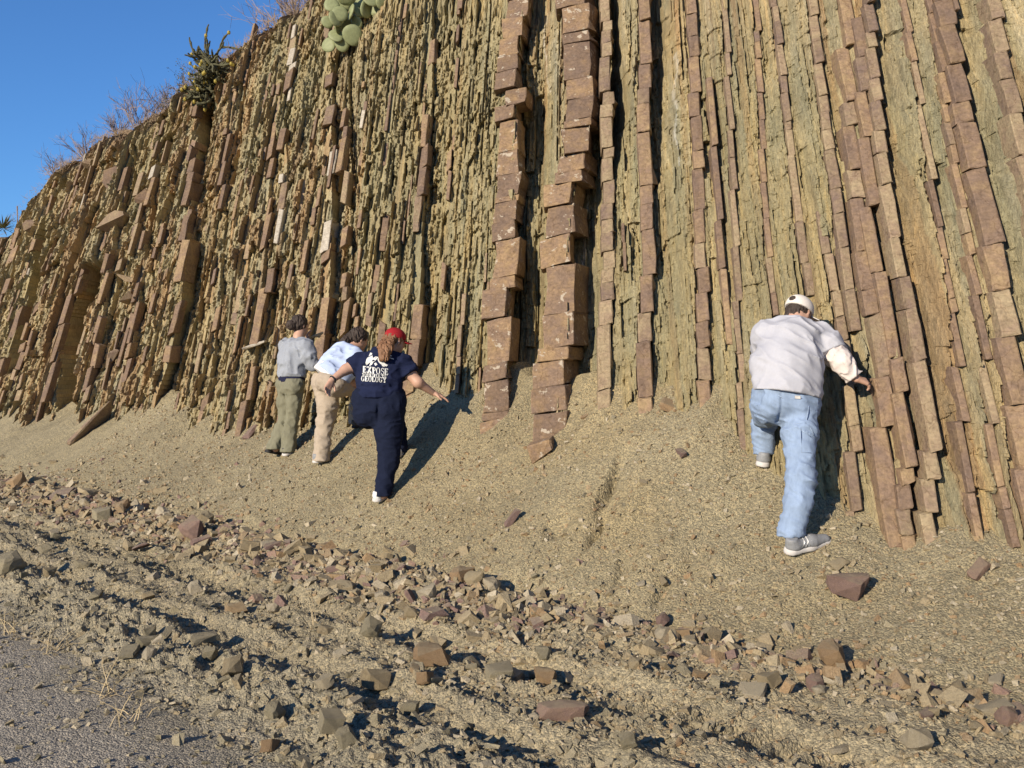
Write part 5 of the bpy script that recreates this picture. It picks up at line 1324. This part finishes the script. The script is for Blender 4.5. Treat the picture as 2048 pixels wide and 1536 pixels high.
for (px, py, r_, ang, yaw) in ((664, 12, 11, .3, .3), (684, 12, 13, .2, -.2), (658, 45, 9, 1.2, .2), (673, 40, 11, .9, .8), (656, 88, 11, -2.4, .2), (671, 69, 11, -2.6, .1), (684, 84, 11, -3.0, .0), (704, 66, 14, -2.9, .25), (721, 78, 12, -2.7, 1.25), (683, 28, 11, 1.5, .6), (728, 50, 12, 2.9, -.3), (748, 40, 13, 2.6, -.4), (752, 18, 13, -.3, -.6), (717, 20, 12, -1., .7), (733, 22, 12, .4, 1.1), (724, 58, 10, 3, .9), (676, 55, 11, 1.7, 1.3), (713, 43, 10, 2.6, -.5), (760, 26, 12, -.9, 1.2), (702, 26, 12, .5, -.9), (694, -4, 13, .2, .3), (722, -2, 13, -.2, -.5), (742, 0, 12, -.4, .6), (672, -6, 12, .4, .1), (764, 6, 11, -.8, .2), (694, 48, 11, 2.2, .9), (738, 66, 10, -2.5, -.8), (710, 8, 12, .1, -.2)):
    V, Fc = pad_mesh(r_*16/F*1.36, r_*16/F*1.45, .024, gp)
    Y = pc[1]-.12-gp.uniform(0, .55); c = J(px, py, Y)
    R = Matrix.Rotation(yaw+gp.normal(0, .25), 3, 'Z') @ Matrix.Rotation(gp.normal(0, .3), 3, 'X') @ Matrix.Rotation(-ang, 3, 'Y')
    V = (V-np.array([0, 0, r_*16/F])) @ np.array(R).T
    mk('pad', V, Fc, M['pad'], pp, True, loc=c-np.array(pp.location))
# branching cactus on the rim
cb = rim_at(462); cb = cb+np.array([-.05, -.3, -1.1]); ch = empty('cholla_cactus', cb); tag(ch, 'dark branching cane cactus with yellow fruits growing over the rim', 'cactus')
CT, tips = Tubes(), []
def cane(p, d, L, rad, lev):
    n_ = 6; pts = [p]; rr = []
    for k in range(n_):
        d = nrm(d+gp.normal(0, .14, 3)+np.array([0, 0, .02])); pts.append(pts[-1]+d*L/n_)
    rr = [rad*(.85+.25*math.sin(k*2.1)) for k in range(n_+1)]; rr[-1] = rad*.55
    CT.add(pts, rr, 6)
    if lev == 0: tips.append(pts[-1]); return
    for k in range(int(gp.integers(4, 6))):
        i = int(gp.integers(2, n_+1)); cane(pts[i], nrm(d*.7+gp.normal(0, .62, 3)), L*gp.uniform(.55, .8), rad*.82, lev-1)
for d, L in (((-.45, -.5, 1.1), .62), ((-.75, -.5, .55), .52), ((-.25, -.4, 1.0), .72), ((-.6, -.6, .05), .45), ((-.35, -.6, -.5), .42), ((.25, -.5, .6), .36), ((-.7, -.5, -.2), .42), ((-.5, -.6, .8), .5), ((-.2, -.6, .3), .45), ((-.4, -.7, -.1), .4), ((-.1, -.6, -.4), .4), ((-.6, -.6, .35), .5), ((.1, -.6, .2), .38)):
    cane(np.array([0, 0, 0.]), nrm(d), L*1.08, .034, 2)
CT.make('canes', M['cholla'], ch)
fm = None
for k, q in enumerate(tips[::4]):
    if fm is None:
        bm = bmesh.new(); bmesh.ops.create_icosphere(bm, subdivisions=1, radius=.034); fm = bpy.data.meshes.new('fruit'); bm.to_mesh(fm); bm.free(); fm.materials.append(M['fruit'])
    o = bpy.data.objects.new('fruit', fm); col.objects.link(o); o.parent = ch; o.location = q; o.scale = (1, 1, 1.3)
# yucca at the far left
yb = rim_at(12)+np.array([0, -.15, -.05]); yu = empty('yucca', yb); tag(yu, 'spiky yucca rosette on the rim at the left edge of the picture', 'yucca')
V, Fc = [], []
for k in range(90):
    a = gp.uniform(0, 6.28); e = gp.uniform(-.2, 1.3); L = gp.uniform(.38, .55); d = np.array([math.cos(a)*math.cos(e), math.sin(a)*math.cos(e), math.sin(e)]); sd_ = nrm(np.cross(d, (0, 0, 1.01)))*.014; b = len(V)
    m_ = d*L*.5+np.array([0, 0, .0]); t_ = d*L-np.array([0, 0, .05*math.cos(e)])
    V += [d*.05-sd_, d*.05+sd_, m_+sd_*1.1, m_-sd_*1.1, t_]; Fc += [(b, b+1, b+2, b+3), (b+3, b+2, b+4)]
mk('blades', V, Fc, M['yucca'], yu)
tb = Tubes(); tb.add([np.array([.35, .05, 0.]), np.array([.36, .05, .3]), np.array([.35, .05, .62])], [.018, .014, .02], 5); tb.make('flower_stalk', M['twig'], yu)
# straw tufts by the road
for px, py, n_, lab in ((28, 1268, 12, 'dry grass tuft at the left edge beside the road'), (105, 1300, 16, 'straw-coloured grass tuft on the road edge below the dark verge rock'), (222, 1388, 18, 'largest dry grass tuft sprawling over the road edge'), (262, 1442, 12, 'flattened dry grass tuft lowest on the road edge'), (640, 1262, 6, 'small dry grass sprig in the wheel track')):
    x, y = gpt(px, py); z = float(ground_z(np.array([x]), np.array([y]))[0]); r = empty('dry_grass_tuft', (x, y, z)); tag(r, lab, 'grass', 'dry grass tufts')
    T = Tubes()
    for k in range(n_):
        a = gp.uniform(0, 6.28); e = abs(gp.normal(.5, .45)); L = gp.uniform(.10, .30); d = np.array([math.cos(a)*math.cos(e), math.sin(a)*math.cos(e), math.sin(e)])
        p0 = np.array([gp.normal(0, .05), gp.normal(0, .05), -.01]); T.add([p0, p0+d*L*.5, p0+d*L+np.array([0, 0, -.03])], [.0028, .0022, .0008], 3)
    T.make('blades', M['straw'], r)
# dry grass matting the rim
V, Fc = [], []
for k in range(5200):
    u_ = gp.uniform(13, 31); z = float(np.interp(u_, CRU, CRZ)); v_ = V0+z/DIP+gp.normal(.25, .3)
    x, y = xy(u_, v_); q = np.array([x, y, z-.10+min(0, (v_-V0-z/DIP))*1.2]); L = gp.uniform(.06, .22); d = nrm(gp.normal(0, .55, 3)+np.array([0, 0, .8])); sd_ = nrm(np.cross(d, (.7, .7, .1)))*.006; b = len(V)
    V += [q-sd_, q+sd_, q+d*L]; Fc.append((b, b+1, b+2))
o = mk('dry_grass', V, Fc, M['rimgrass']); tag(o, 'thin brown dry grass matting the rim of the cut', 'grass', None, 'stuff')
